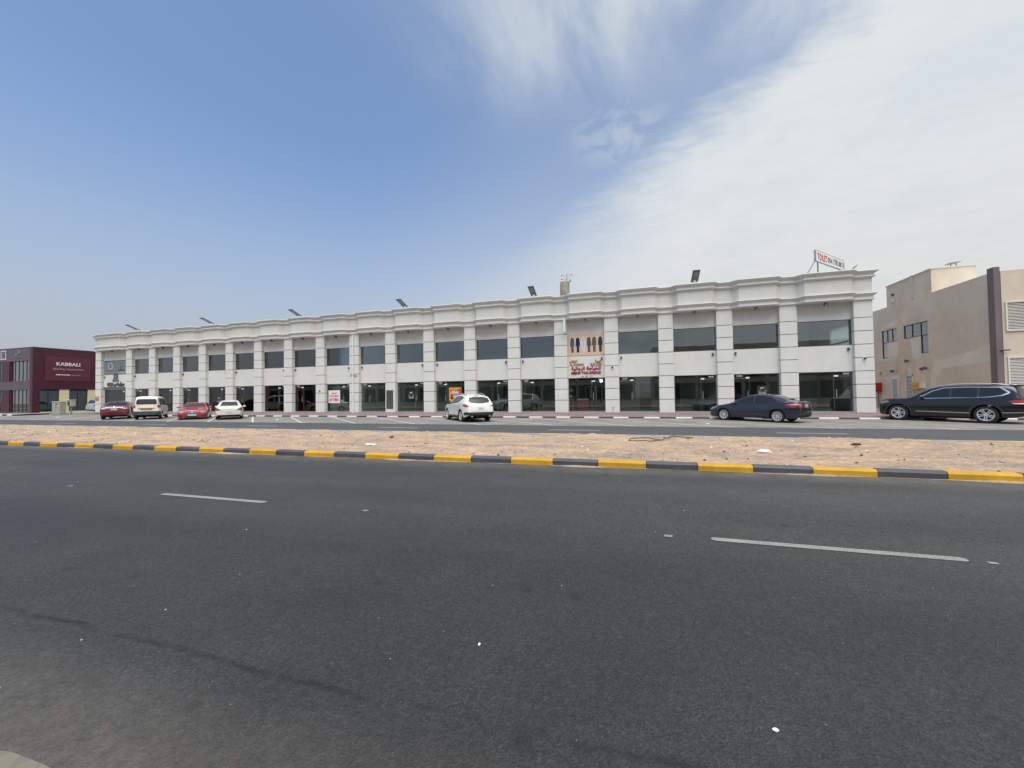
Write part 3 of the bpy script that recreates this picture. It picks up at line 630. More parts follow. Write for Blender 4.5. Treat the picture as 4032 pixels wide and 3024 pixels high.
# bay index -> (door side, door width) : door leaf at left or right of the shopfront
DOOR = {i: ('R' if i % 2 else 'L') for i in range(1, 20)}
def frame_rect(b, x0, x1, z0, z1, y, t, d):
    b.box((x0, y, z0), (x0 + t, y + d, z1)); b.box((x1 - t, y, z0), (x1, y + d, z1)); b.box((x0 + t, y, z0), (x1 - t, y + d, z0 + t)); b.box((x0 + t, y, z1 - t), (x1 - t, y + d, z1))
for i in range(1, 20):
    a, c = bays[i - 1]; W_ = c - a
    # step in front
    b = MB(); b.box((a - .10 if i not in (10,) else a, .02, -.12), (c + .0, .46, 0.075)); B(b, 'doorstep', m_step)
    fr = MB(); z0, z1 = .075, 2.529
    frame_rect(fr, a, c, z0, z1, YW + .08, .022, .045)
    f = B(fr, 'shopfront', m_alu); shops[i] = f
    side = DOOR[i]; dw = 0.92
    dx0 = {'L': a + .05, 'R': c - .05 - dw, 'C': a + W_ * .30}[side]; dx1 = dx0 + dw
    gy = YW + .10
    panes = [(a + .024, dx0 - .006), (dx0, dx1), (dx1 + .006, c - .024)]
    for q, (u0, u1) in enumerate(panes):
        if u1 - u0 < .08: continue
        if q == 1:
            b = MB(); b.box((u0, gy - .004, z0 + .03), (u1, gy + .004, 2.25)); put('door', b.mesh('door', m_glass), f)
            b = MB(); b.box((u0, gy - .005, 2.262), (u1, gy + .003, z1 - .024)); put('pane', b.mesh('pane', m_glass), f)
        else:
            b = MB(); b.box((u0, gy - .004, z0 + .024), (u1, gy + .004, z1 - .024)); put('pane', b.mesh('pane', m_glass), f)
    b = MB(); b.box((dx0 - .012, gy - .012, z0 + .02), (dx0 - .002, gy + .012, 2.25)); b.box((dx1 + .001, gy - .012, z0 + .02), (dx1 + .007, gy + .012, 2.25)); b.box((dx0, gy - .018, 2.245), (dx1, gy + .018, 2.262))
    put('door_frame', b.mesh('door_frame', m_alu), f)
    hx = dx0 + .11 if side == 'R' else dx1 - .11
    b = MB(); b.bar((hx, gy - .05, .95), (hx, gy - .05, 1.45), .035); b.bar((hx, gy - .05, 1.0), (hx, gy, 1.0), .02); b.bar((hx, gy - .05, 1.4), (hx, gy, 1.4), .02)
    put('door_handle', b.mesh('door_handle', m_chrome), f)
    b = MB(); cx_ = hx; b.box((cx_ - .11, gy - .05, 2.225), (cx_ + .11, gy - .012, 2.325)); put('patch_fitting', b.mesh('patch_fitting', m_print), f)
    nx_ = (dx0 + dx1) / 2 + (.18 if side == 'R' else -.12)
    b = MB(); b.box((nx_ - .16, gy - .012, 2.365), (nx_ + .16, gy - .006, 2.445)); put('number_label', b.mesh('number_label', m_print), f)
    t_ = text_mesh({0: 'SHOP ', 1: 'SHOP '}[i % 2] + str(i), .22, .04, .004, m_grey); put('lettering', t_, f, (nx_, gy - .015, 2.405))
    # upper window
    if i == 5: continue
    fr = MB(); z0, z1 = 4.129, 5.70
    frame_rect(fr, a, c, z0, z1, YW + .06, .03, .05); f = B(fr, 'window', m_dark)
    b = MB(); b.box((a + .03, YW + .082, z0 + .03), (c - .03, YW + .09, z1 - .03)); put('pane', b.mesh('pane', m_glassup), f)
# soffit lamps under every bow
b = MB(); b.tube([(0, 0, .0), (0, 0, -.03)], .05, 10); b.box((-.075, -.08, -.17), (.075, .08, -.035)); lamp_b = b.mesh('soffit_lamp', m_black)
b = MB(); b.box((-.06, -.083, -.175), (.06, .04, -.172)); b.box((-.055, -.086, -.15), (.055, -.081, -.09)); lens_b = b.mesh('lens', m_lens)
pos_words = ['over the end bay on the right', 'second from the right end', 'third from the right end', 'over the shop right of the tailor', 'over the garment poster', 'one bay left of the tailor', 'two bays left of the tailor', 'over the orange poster shop', 'right of the broken pier', 'left of the broken pier', 'two bays left of the broken pier', 'over the shop for rent poster', 'one bay left of the rent poster', 'two bays left of the rent poster', 'behind the old white sedan', 'left of the old white sedan', 'above the red coupe', 'above the white van', 'over the ship window film']
pos_words[10:12] = ['over the bay beside the drain pipe', 'over the shop for rent poster']
for i in range(1, 20):
    a, c = bays[i - 1]
    l = tag(put('soffit_lamp', lamp_b, None, ((a + c) / 2, -.14, 6.742)), 'small black spotlight under the cornice, ' + pos_words[i - 1], 'spotlight', 'black spotlights under the cornice')
    put('lens', lens_b, l)
# small wall lamps at the sides of the spandrels
wl = [(1,'R'),(2,'L'),(3,'R'),(4,'L'),(5,'R'),(6,'L'),(7,'R'),(8,'L'),(9,'R'),(10,'L'),(11,'R'),(12,'L'),(13,'R'),(14,'L'),(15,'R'),(16,'L'),(18,'L'),(19,'L')]
b = MB(); b.box((-.05, -.09, -.08), (.05, 0, .08)); b.box((-.035, -.13, -.06), (.035, -.09, .03)); wl_me = b.mesh('wall_lamp', m_dark)
b = MB(); b.box((-.03, -.128, -.066), (.03, -.095, -.061)); wll = b.mesh('lens', m_lens)
seen = {1: 'end bay on the right', 2: 'bay of the blue sedan', 3: 'bay left of the blue sedan', 4: 'bay right of the tailor', 5: 'tailor bay', 6: 'bay left of the tailor', 7: 'second bay left of the tailor', 8: 'orange poster bay', 9: 'bay right of the broken pier', 10: 'bay left of the broken pier', 11: 'bay right of the rent poster', 12: 'rent poster bay', 13: 'bay left of the rent poster', 14: 'second bay left of the rent poster', 15: 'bay behind the old white sedan', 16: 'bay left of the old white sedan', 18: 'bay behind the white van', 19: 'bay with the ship film'}
for i, s in wl:
    a, c = bays[i - 1]
    x = c - .22 if s == 'R' else a + .18
    l = tag(put('wall_lamp', wl_me, None, (x, YW, 3.88)), 'tiny dark wall lamp at %s edge of the %s' % ({'R': 'right', 'L': 'left'}[s], seen[i]), 'wall lamp', 'dark lamps on the spandrels')
    put('lens', wll, l)
# dome cameras and little fittings on piers
def dome(x, y, z, lab):
    bm = bmesh.new(); bmesh.ops.create_uvsphere(bm, u_segments=12, v_segments=8, radius=.065)
    me = bpy.data.meshes.new('dome'); bm.to_mesh(me); bm.free(); me.materials.append(m_black)
    t = thing('security_camera', lab, 'security camera', (x, y, z))
    b = MB(); b.tube([(0, 0, 0), (0, -.09, 0)], .075, 12); b.build('housing', m_white, t); put('dome', me, t, (0, -.09, 0))
dome(px(1) + .45, 0, 3.27, 'white dome camera on the end pier of the building')
dome(px(5) + .52, 0, 3.22, 'white dome camera on the pier right of the tailor lettering')
t = thing('tap', 'small round tap outlet low on the pier right of the tailor shop', 'tap', (px(5) + .52, 0, .42))
b = MB(); b.tube([(0, 0, 0), (0, -.05, 0)], .05, 10); b.build('plate', m_alu, t); b = MB(); b.tube([(0, -.04, 0), (0, -.06, -.25)], .015, 8); b.build('pipe', m_alu, t)
tag((lambda bb: (bb.box((px(12) + .38, -.03, 1.83), (px(12) + .50, 0, 1.98)), bb.build('switch_box', m_dark))[1])(MB()), 'small dark box on the pier left of the rent sign', 'switch box')
# drain pipe down the pier beside the rent sign
t = thing('drain_pipe', 'white drain pipe down the full height of a pier beside the rent sign', 'drain pipe', (px(11) + .42, 0, 0))
b = MB(); b.tube([(0, -.07, -.02), (0, -.07, 6.72)], .055, 10); b.build('pipe', m_white, t, smooth=True)
for z in (1.2, 3.2, 3.28, 5.2):
    b = MB(); b.box((-.08, -.10, z), (.08, 0, z + .035)); b.build('bracket', m_alu, t)
# cable box bits
tag((lambda bb: (bb.bar((px(11) + .12, -.04, 3.24), (px(11) + .80, -.05, 3.20), .05), bb.build('cable_tray', m_steel))[1])(MB()), 'short grey cable tray crossing the pier behind the drain pipe', 'cable tray')
# blade sign box seen edge on
t = thing('blade_sign', 'narrow white box sign standing out from the pier left of the tailor poster', 'sign', (px(6) + .86, 0, 5.7))
b = MB(); b.box((-.05, -.72, .08), (.05, -.06, 1.08)); b.build('box', m_white, t, bevel=.01)
b = MB(); b.box((-.056, -.68, .12), (-.051, -.10, 1.04)); b.build('face', m_print, t)
b = MB(); b.bar((0, -.06, .2), (0, 0, .2), .04); b.bar((0, -.06, .95), (0, 0, .95), .04); b.build('bracket', m_alu, t)

# ---- tailor shop signs (bay 6)
a6, c6 = bays[4]
t = thing('garment_poster', 'peach poster showing six long robes in a row above the tailor shop', 'poster', ((a6 + c6) / 2, YW, 4.15))
b = MB(); b.box((-(c6 - a6) / 2, -.02, 0), ((c6 - a6) / 2, .0, 1.55)); b.build('backing', m_poster, t)
rcol = [(0.075, 0.085, 0.105), (0.012, 0.016, 0.055), (0.55, 0.58, 0.64), (0.10, 0.07, 0.065), (0.115, 0.085, 0.075), (0.03, 0.03, 0.035)]
rx = [-.98, -.58, -.19, .215, .59, 1.02]
def ell(pts, sx=1, ox=0, oz=0): return [(ox + x * sx, oz + z) for x, z in pts]
for k in range(6):
    shape = [(-.055, 1.33), (-.03, 1.36), (.03, 1.36), (.055, 1.33), (.13, 1.27), (.165, 1.0), (.18, .72), (.13, .68), (.105, .78), (.115, .25), (-.095, .23), (-.10, .75), (-.135, .68), (-.18, .74), (-.165, 1.0), (-.13, 1.27)]
    gl = [(x * 1.17, .78 + (z - .78) * 1.05) for x, z in shape]
    b = MB(); b.prism(ell(gl, .95, rx[k], -.02), -.024, -.020); b.build('outline', m_print, t)
    b = MB(); b.prism(ell(shape, .95, rx[k], -.02), -.030, -.025); b.build('robe', mat('robe_%s' % 'abcdef'[k], rcol[k], 0.8, var=[(9, .25, (3, 1, .6))]), t)
    b = MB(); b.box((rx[k] - .008, -.033, .24), (rx[k] + .006, -.031, 1.28)); b.build('placket', mat('placket_%s' % 'abcdef'[k], tuple(min(.7, v * (1.7 if k != 2 else .7) + .01) for v in rcol[k]), .8, var=[(9, .1, (1, 1, 1))]), t)
def lettering(name, lab, body, x0, x1, z0, z1, mt, y=YW - .03, depth=.05, **k):
    me = text_mesh(body, x1 - x0, z1 - z0, depth, mt, **k); me.name = name
    return tag(put(name, me, None, ((x0 + x1) / 2, y, (z0 + z1) / 2)), lab, 'sign lettering')
lettering('sign_letters', 'gold raised letters reading LAMSAT on the tailor spandrel', 'LAMSAT', -16.89, -16.34, 3.66, 3.82, m_gold, bold=.02)
lettering('sign_letters', 'gold raised letters reading AL ANAQAH on the tailor spandrel', 'AL ANAQAH', -16.89, -15.88, 3.41, 3.60, m_gold, bold=.02)
lettering('sign_letters', 'smaller gold Arabic word at the upper right of the tailor spandrel', arabic('لمسة'), -15.07, -14.66, 3.64, 3.86, m_gold, bold=.02)
lettering('sign_letters', 'wider gold Arabic word at the right of the tailor spandrel', arabic('الأناقة'), -15.42, -14.59, 3.39, 3.64, m_gold, bold=.02)
lettering('sign_letters', 'dark red Arabic lettering across the tailor spandrel', arabic('للخياطة الرجالية'), -16.77, -14.68, 3.04, 3.36, m_red, bold=.025)
lettering('sign_letters', 'dark red letters reading MENS TAILORING', 'MENS TAILORING', -16.78, -14.68, 2.79, 3.00, m_red, bold=.035)
t = thing('phone_sign', 'small white strip sign with a red phone number over the tailor door', 'sign', (-15.77, YW, 2.64))
b = MB(); b.box((-.64, -.03, -.085), (.64, 0, .085)); b.build('board', m_print, t); text('056 660 7497', .92, .11, (.12, -.036, 0), m_signred, t, depth=.006, bold=.02); text('T/M', .14, .08, (-.50, -.036, 0), m_alu, t, depth=.006)
# inside the tailor shop
t = thing('shop_counter', 'glossy red shop counter with white cloth on top inside the tailor', 'counter', (-16.1, 1.3, .06))
b = MB(); b.box((-.42, -.25, 0), (.42, .25, .86)); b.build('cabinet', m_counter, t, bevel=.01)
b = MB(); b.box((-.45, -.28, .861), (.45, .28, .90)); b.build('top', m_white, t)
t = thing('shop_counter', 'narrow red counter at the left wall inside the tailor', 'counter', (-17.0, 1.3, .06))
b = MB(); b.box((-.26, -.25, 0), (.26, .25, .86)); b.build('cabinet', m_counter, t, bevel=.01)
b = MB(); b.box((-.28, -.28, .861), (.28, .28, .90)); b.build('top', m_white, t)
t = thing('folded_cloth', 'rumpled white cloth lying on the red counter', 'cloth', (-16.1, 1.25, .965))
b = MB()
for iy in range(9):
    for ix in range(17): b.v.append((-.40 + ix * .05, -.2 + iy * .05, .03 + .05 * noise.noise(Vector((ix * .5, iy * .6, 0))) - (.03 if ix in (0, 16) or iy in (0, 8) else 0)))
for iy in range(8):
    for ix in range(16): q = iy * 17 + ix; b.f.append((q, q + 1, q + 18, q + 17)); b.m.append(0)
b.build('cloth', m_cloth, t, smooth=True)
t = thing('clothes_rail', 'dark garments hanging on a rail deep inside the tailor', 'clothes rail', (-15.3, 4.2, .06))
b = MB(); b.bar((-.9, 0, 1.9), (.9, 0, 1.9), .03); b.bar((-.9, 0, 0), (-.9, 0, 1.9), .03); b.bar((.9, 0, 0), (.9, 0, 1.9), .03); b.build('rail', m_alu, t)
for k in range(14):
    b = MB(); x = -.8 + k * .12; b.prism([(-.25, 1.8), (.25, 1.8), (.3, .6 + .15 * (k % 3)), (-.3, .6 + .15 * (k % 3))], x, x + .05, 0, axis='x'); b.build('garment', [m_grey, m_black, m_cloth, m_dark][k % 4], t)
t = thing('fabric_shelf', 'shelf of folded fabrics on the left wall of the tailor', 'shelf', (-17.15, 2.6, .06))
b = MB()
for z in (0, .5, 1.0, 1.5, 2.0): b.box((-.25, -.9, z), (.2, .9, z + .03))
b.build('rack', m_room, t)
for j, z in enumerate((.53, 1.03, 1.53, 2.03)):
    for k in range(7):
        b = MB(); b.box((-.2, -.85 + k * .25, z), (.18, -.63 + k * .25, z + .12 + .12 * R.random())); b.build('fabric', [m_cloth, m_room, m_grey, m_louvre, m_solar][R.randrange(5)], t)
t = thing('ceiling_bulb', 'round lit lamp hanging near the tailor door', 'lamp', (-14.72, 1.0, 2.72))
b = MB(); b.tube([(0, 0, 0), (0, 0, -.35)], .012, 6); b.build('cord', m_white, t)
bm = bmesh.new(); bmesh.ops.create_uvsphere(bm, u_segments=14, v_segments=9, radius=.09); me = bpy.data.meshes.new('bulb'); bm.to_mesh(me); bm.free(); me.materials.append(m_bulb); put('bulb', me, t, (0, 0, -.42))
# ---- posters on glass
gyy = YW + .085
t = thing('rent_poster', 'white poster reading SHOP FOR RENT taped inside a shopfront', 'poster', (-37.83, gyy, 1.40))
b = MB(); b.box((-.62, -.006, -.56), (.62, 0, .56)); b.build('sheet', m_print, t)
text('SHOP', .58, .17, (0, -.010, .28), m_signred, t, depth=.004, bold=.03); text('FOR RENT', 1.02, .17, (0, -.010, .04), m_signred, t, depth=.004, bold=.03); text('054 7788011', 1.04, .30, (0, -.010, -.28), m_signred, t, depth=.004, bold=.03)
t = thing('opening_poster', 'orange and maroon poster reading OPENING SOON behind the white crossover', 'poster', (-26.13, gyy, 1.47))
b = MB(); b.box((-.54, -.006, -.54), (.54, 0, .54)); b.build('sheet', m_yel, t)
b = MB(); b.prism([(-.44, .34), (-.1, .28), (.2, .30), (.46, .48), (.50, .1), (.40, -.35), (-.38, -.33), (-.34, 0)], -.010, -.0065); b.build('splash', m_firered, t)
b = MB(); b.prism([(-.45, -.25), (.25, -.24), (.1, -.40), (-.1, -.43), (-.3, -.40)], -.013, -.0105); b.build('bowl', mat('purple_black', (.03, .01, .04), .5, var=[(5, .1, (1, 1, 1))]), t)
text('OPENING', .74, .26, (.0, -.016, .13), m_print, t, depth=.004, bold=.03); text('SOON', .46, .24, (.05, -.016, -.15), m_print, t, depth=.004, bold=.03)
def black_poster(lab, x, z, w_, h_, i):
    t = thing('black_poster', lab, 'poster', (x, gyy, z))
    b = MB(); b.box((-w_/2, -.006, -h_/2), (w_/2, 0, h_/2)); b.build('sheet', m_black, t)
    text('qbir', w_ * .42, h_ * .2, (0, -.010, h_ * .24), m_print, t, depth=.004, bold=.02)
    b = MB(); b.bar((w_ * .17, -.009, h_ * .25), (w_ * .28, -.009, h_ * .40), .012, .003); b.build('tick', m_print, t)
    text('For Rent', w_ * .3, h_ * .07, (-w_ * .3, -.010, -h_ * .06), m_print, t, depth=.004); text(arabic('لاا'), w_ * .2, h_ * .07, (w_ * .3, -.010, -h_ * .06), m_print, t, depth=.004)
    text('050', w_ * .2, h_ * .08, (-w_ * .24, -.010, -h_ * .25), m_print, t, depth=.004, bold=.02); text('6176075', w_ * .42, h_ * .08, (w_ * .13, -.010, -h_ * .25), m_print, t, depth=.004, bold=.02)
    text('055', w_ * .2, h_ * .08, (-w_ * .24, -.010, -h_ * .38), m_print, t, depth=.004, bold=.02); text('5240410', w_ * .42, h_ * .08, (w_ * .13, -.010, -h_ * .38), m_print, t, depth=.004, bold=.02)
black_poster('black poster with white print on the glass behind the blue sedan', -4.56, 1.46, .58, .56, 2)
black_poster('black poster with white print in the shop right of the broken pier', -30.1, 1.47, .60, .70, 9)
black_poster('black poster with white print behind the old white sedan', -51.55, 1.25, .55, .68, 15)
# ---- left end bay signs (bay 19)
a19, c19 = bays[18]
t = thing('window_graphic', 'pale printed window film with a letter B badge and a ship', 'poster', ((a19 + c19) / 2, YW + .05, 4.9))
mfilm = mat('window_film', (.19, .21, .22), .5, var=[(1.2, .15, (1, 1, 1))]); mfd = mat('film_dark', (.07, .09, .11), .5, var=[(3, .15, (1, 1, 1))]); mfl = mat('film_light', (.36, .41, .45), .5, var=[(3, .1, (1, 1, 1))])
hw = (c19 - a19) / 2 - .03
b = MB(); b.box((-hw, -.02, -.74), (hw, -.012, .74)); b.build('film', mfilm, t)
b = MB(); b.prism([(-1.0 + .42 * math.cos(q * .42), .22 + .42 * math.sin(q * .42)) for q in range(15)], -.026, -.021); b.build('badge', mfl, t)
text('B', .34, .5, (-1.0, -.03, .22), mfd, t, depth=.004, bold=.03)
b = MB(); b.box((-1.35, -.03, -.33), (-.6, -.021, -.27)); b.build('badge_base', mfd, t)
b = MB(); b.prism([(.2, -.25), (.3, -.42), (1.2, -.42), (1.28, -.2), (.8, -.22), (.78, .1), (.70, .1), (.68, .45), (.64, .1), (.56, -.2)], -.026, -.021); b.build('ship', mfd, t)
b = MB(); b.prism([(.05, -.50), (1.3, -.46), (1.3, -.62), (.3, -.60)], -.026, -.021); b.build('sea', mfl, t)
t = thing('shop_sign', 'dark grey raised sign with house badge and letters GB at the left end', 'sign', ((a19 + c19) / 2, YW, 3.2))
b = MB(); b.prism([(-.30, .48), (.32, .48), (.32, .95), (.15, 1.08), (0, 1.0), (-.12, 1.08), (-.30, .95)], -.08, 0); b.build('house_badge', m_grey, t)
b = MB(); b.prism([(-.07, .55), (.10, .55), (.10, .78), (.02, .9), (-.07, .78)], -.09, -.081); b.build('badge_tower', m_steel, t)
b = MB(); b.prism([(-.50, .16), (.48, .16), (.52, .3), (.45, .46), (-.48, .46), (-.54, .3)], -.06, 0); b.build('name_plate', m_steel, t)
text('GB', .36, .18, (-.24, -.07, .31), m_grey, t, depth=.02, bold=.04); text(arabic('جي'), .34, .18, (.22, -.07, .31), m_grey, t, depth=.02, bold=.04)
text('GB', .98, .42, (-.92, -.04, -.12), m_grey, t, depth=.07, bold=.06); text(arabic('جوليدس'), 1.75, .52, (.55, -.04, -.12), m_grey, t, depth=.07, bold=.06)
b = MB(); b.box((-hw, -.05, -.62), (hw, 0, -.42)); b.build('strip', m_grey, t)
text('BUILDING MATERIALS TRADING', 1.3, .08, (.55, -.055, -.52), m_alu, t, depth=.01)
t = thing('orange_notice', 'faded orange notice on the left end pier', 'notice', (px(20) + .33, 0, 1.52))
b = MB(); b.box((-.30, -.02, -.24), (.30, 0, .24)); b.build('board', mat('faded_orange', (.42, .20, .11), .7, var=[(6, .2, (1, 1, 1))]), t)
text('NOTICE', .4, .08, (0, -.024, .12), m_print, t, depth=.004)

# ------------------------------------------------------------------ buildings across the street, mirrored in the shop glass
def across(x0, x1, h, lab, nb):
    t = thing('street_building', lab, 'building', ((x0 + x1) / 2, -62, -.2)); w2 = (x1 - x0) / 2
    b = MB(); b.box((-w2, -10, 0), (w2, -.5, h)); b.build('core', m_roomdark, t)
    b = MB(); b.box((-w2, -.5, h - 1.3), (w2, 0, h)); b.box((-w2, -.5, 3.4), (w2, 0, 4.4))
    if h > 8: b.box((-w2, -.5, 7.2), (w2, 0, 8.0))
    b.build('fascia', m_beige, t)
    for k in range(nb + 1):
        x = -w2 + k * 2 * w2 / nb; b = MB(); b.box((x - .3, -.5, 0), (x + .3, .05, h - .3)); b.build('column', m_beige, t)
    b = MB(); b.box((-w2, -.45, 0), (w2, -.35, h)); b.build('glazing', m_carglass, t)
across(-8, 62, 11.3, 'three storey beige block across the street, mirrored in the shop glass', 16)
across(-120, -12, 6.2, 'long low beige block across the street, mirrored in the left shop windows', 26)

# ------------------------------------------------------------------ rooftop things
def solar(x, lab, rz=0.0, tilt=22, dz=0):
    t = thing('solar_lamp', lab, 'solar street light', (x, .55, 8.3 + dz), rz, 'solar lamps along the roof')
    b = MB(); b.tube([(0, 0, 0), (0, 0, .62)], .035, 8); b.build('pole', m_white, t)
    T = math.radians(tilt)
    def pt(u, v, w_): return (u, -v * math.cos(T) - w_ * math.sin(T) + .1, .62 + v * math.sin(T) - w_ * -math.cos(T) * 1.0)
    def slab(u0, u1, v0, v1, w0, w1, nm, mt):
        b = MB(); c_ = [pt(u, v, w_) for w_ in (w0, w1) for u, v in ((u0, v0), (u1, v0), (u1, v1), (u0, v1))]
        b.v = c_; b.f = [(0, 1, 2, 3), (7, 6, 5, 4), (0, 4, 5, 1), (1, 5, 6, 2), (2, 6, 7, 3), (3, 7, 4, 0)]; b.m = [0] * 6
        return b.build(nm, mt, t)
    slab(-.23, .23, -.05, 1.12, 0, .045, 'housing', m_solar); slab(-.21, .21, -.03, 1.10, .046, .052, 'solar_cells', m_black)
    slab(-.15, .15, .55, .98, -.012, -.001, 'light_panel', m_led)
    for q in range(4): slab(-.15, .15, .60 + q * .1, .612 + q * .1, -.016, -.0125, 'light_row', m_dark)
    slab(-.07, .07, -.02, .16, -.07, -.001, 'bracket', m_white)
sn = ['beside the TOLET board at the right end', 'over the third bay from the right', 'between the tailor bay and the opening soon poster', 'over the bay left of the broken pier', 'second from the left of those leaning out over the roof edge', 'third from the left end', 'over the left end of the building']
for x, lab, tl in ((.05, 'grey solar lamp tilted over the roof edge beside the TOLET board', 30), (-8.35, 'grey solar lamp on the roof above the dark shop left of the blue sedan', 24), (-19.6, 'grey solar lamp on the roof just left of the concrete chimney', 22), (-30.8, 'grey solar lamp on the roof over the broken pier', 20), (-42.0, 'grey solar lamp on the roof left of the rent sign bay', 20), (-53.0, 'grey solar lamp on the roof above the old white sedan', 20), (-63.9, 'grey solar lamp on the roof at the left end above the red sedan', 20)):
    solar(x, lab, math.pi / 2 if x > 0 else 0, 46 if x > 0 else tl, -.72 if x > 0 else 0)
t = thing('rooftop_board', 'long white TOLET board with a phone number propped on the roof', 'sign', (-.97, 1.6, 0), math.radians(48))
# local x runs along the board
Lb = 4.4; z0, z1 = 9.86, 10.52
b = MB(); b.box((0, -.04, z0), (Lb, .04, z1)); b.build('board', m_print, t)
b = MB()
for p, q in (((0, 0, z0), (Lb, 0, z0)), ((0, 0, z1), (Lb, 0, z1)), ((0, 0, z0), (0, 0, z1)), ((Lb, 0, z0), (Lb, 0, z1))): b.bar(p, q, .07, .10)
b.build('frame', m_steel, t)
text('TOLET', 1.45, .44, (.95, -.05, (z0 + z1) / 2), m_signred, t, depth=.01, bold=.01); text('054 778 8011', 2.55, .38, (3.05, -.05, (z0 + z1) / 2), m_grey, t, depth=.01)
b = MB(); b.bar((.35, 0, 7.05), (.35, 0, z0), .07); b.bar((Lb - .5, 0, 7.05), (Lb - .5, 0, z0), .07); b.bar((0.05, 0, z0 + .05), (-.9, 1.2, 7.1), .06); b.bar((Lb - .6, 0, z0), (Lb - 1.5, 1.0, 7.1), .06); b.build('prop', m_steel, t)
t = thing('concrete_chimney', 'weathered round concrete shaft with flaking paint behind the roof', 'chimney', (-19.1, 12.6, 0))
b = MB(); b.tube([(0, 0, 0), (0, 0, 12.9), (0, 0, 13.1), (0, 0, 13.16)], [.50, .50, .47, .3], 20); b.build('shaft', m_concrete, t, smooth=True)
b = MB(); b.bar((.40, -.1, 12.9), (.62, -.2, 13.15), .05); b.box((.5, -.35, 13.05), (.72, -.15, 13.25)); b.build('floodlight', m_steel, t)
t = thing('high_mast_lamp', 'tall mast with five drooping street lamp arms seen over the chimney', 'street light', (-26.08, 60, 0))
b = MB(); b.tube([(0, 0, 0), (0, 0, 28.3)], [.2, .06], 8); b.build('mast', m_steel, t)
for k, (dx_, dz_) in enumerate(((-1.25, .35), (-1.05, 1.05), (.32, 1.35), (1.3, .95), (-.12, 1.5))):
    b = MB(); b.tube([(0, 0, 26.9), (dx_ * .5, (-1) ** k * .2, 27.1 + dz_ * .7), (dx_ * .8, (-1) ** k * .3, 27.0 + dz_)], .03, 6); o = b.build('arm', m_steel, t)
    b = MB(); b.box((dx_ * .78, (-1) ** k * .3 - .12, 26.96 + dz_), (dx_ * 1.08, (-1) ** k * .3 + .12, 27.05 + dz_)); b.build('lamp_head', m_dark, o)

# ------------------------------------------------------------------ maroon showroom on the left
KX, KY = -79.1, -0.9
kb = thing('showroom', 'maroon clad two storey showroom with KABBALI lettering on its side wall', 'building', (KX, KY, 0))
def K(b, name, mt, parent=None, **k): return b.build(name, mt, parent or kb, **k)
# local coords: +x right along the front (all negative), +y back
b = MB(); b.box((-30, .02, 6.10), (-.02, .5, 7.60)); K(b, 'front_band', m_maroon2)
b = MB(); b.box((-30, .03, 2.70), (-.02, .5, 3.70)); K(b, 'front_band', m_maroon2)
b = MB(); b.box((-30, 0.0, 7.60), (.04, 17, 7.68)); K(b, 'coping', m_dark)
b = MB(); b.box((-.5, 0, 2.72), (0, 17, 7.60)); K(b, 'side_wall', m_maroon)
b = MB(); b.box((-.45, 0, -.25), (.0, .62, 2.72)); K(b, 'corner_pier', m_maroon)
b = MB(); b.prism([(.98, 3.73), (5.10, 3.73), (5.10, 6.68), (.98, 6.68)], -.002, .06, axis='x'); K(b, 'sign_panel', m_panelm)
# cream lower wall behind big panes
b = MB(); b.box((-.5, 2.30, -.2), (-.06, 3.16, 2.70)); b.box((-.5, 4.92, -.2), (-.06, 17, 2.70)); K(b, 'lower_wall', m_cream)
for (u0, um, u1) in ((.62, 1.38, 2.29), (3.17, 4.0, 4.90)):
    fb = MB(); fb.box((-.22, u0, .10), (-.16, u0 + .05, 2.70)); fb.box((-.22, u1 - .05, .10), (-.16, u1, 2.70)); fb.box((-.22, um - .03, .10), (-.16, um + .03, 2.70)); fb.box((-.22, u0, .05), (-.16, u1, .12))
    f = K(fb, 'window', m_black)
    for p0, p1 in ((u0 + .05, um - .03), (um + .03, u1 - .05)):
        b = MB(); b.box((-.20, p0, .12), (-.19, p1, 2.70)); b.build('pane', m_glassup, f)
b = MB(); b.box((-.5, .6, -.25), (-.02, 17, .05)); K(b, 'sill', m_cream)
# front glazing
cols = [(-11.4, -7.5), (-6.25 - 3.0, -6.25), (-4.62, -.78)]
cols = [(-4.62, -.78), (-9.6, -6.22), (-14.9, -11.1), (-20.2, -16.4)]
for a, c in cols:
    for z0, z1 in ((-.02, 2.70), (3.70, 6.10)):
        fb = MB(); frame_rect(fb, a, c, z0, z1, .16, .05, .06)
        n = 5
        for q in range(1, n): fb.box((a + (c - a) * q / n - .035, .15, z0), (a + (c - a) * q / n + .035, .22, z1))
        f = K(fb, 'window', m_dark)
        for q in range(n):
            b = MB(); b.box((a + (c - a) * q / n + .04, .19, z0 + .05), (a + (c - a) * (q + 1) / n - .04, .20, z1 - .05)); b.build('pane', m_glassup, f)
edges = [-.44] + [v for a, c in cols for v in (c, a)] + [-30]
for q in range(0, len(edges), 2):
    hi, lo = edges[q], edges[q + 1]
    for z0, z1 in ((-.25, 2.70), (3.70, 6.10)):
        b = MB(); b.box((lo, .02, z0), (hi, .5, z1)); K(b, 'wall_panel', m_maroon2 if q == 0 else m_maroon)
b = MB(); b.box((-30, .5, 2.75), (-.5, 9, 3.0)); b.box((-30, .5, 7.2), (-.5, 17, 7.4)); b.box((-30, 9, -.2), (-.5, 9.2, 7.2)); b.box((-30, .5, -.22), (-.5, 9, .0)); K(b, 'inner_structure', m_room)
for q, a in enumerate((-2.2, -4.0, -8.5)):       # pale curtains inside
    b = MB()
    for j in range(14): b.box((a - j * .13, .75 + .05 * (j % 2), 3.8), (a - j * .13 + .13, .80 + .05 * (j % 2), 6.05))
    K(b, 'curtain', m_louvre)
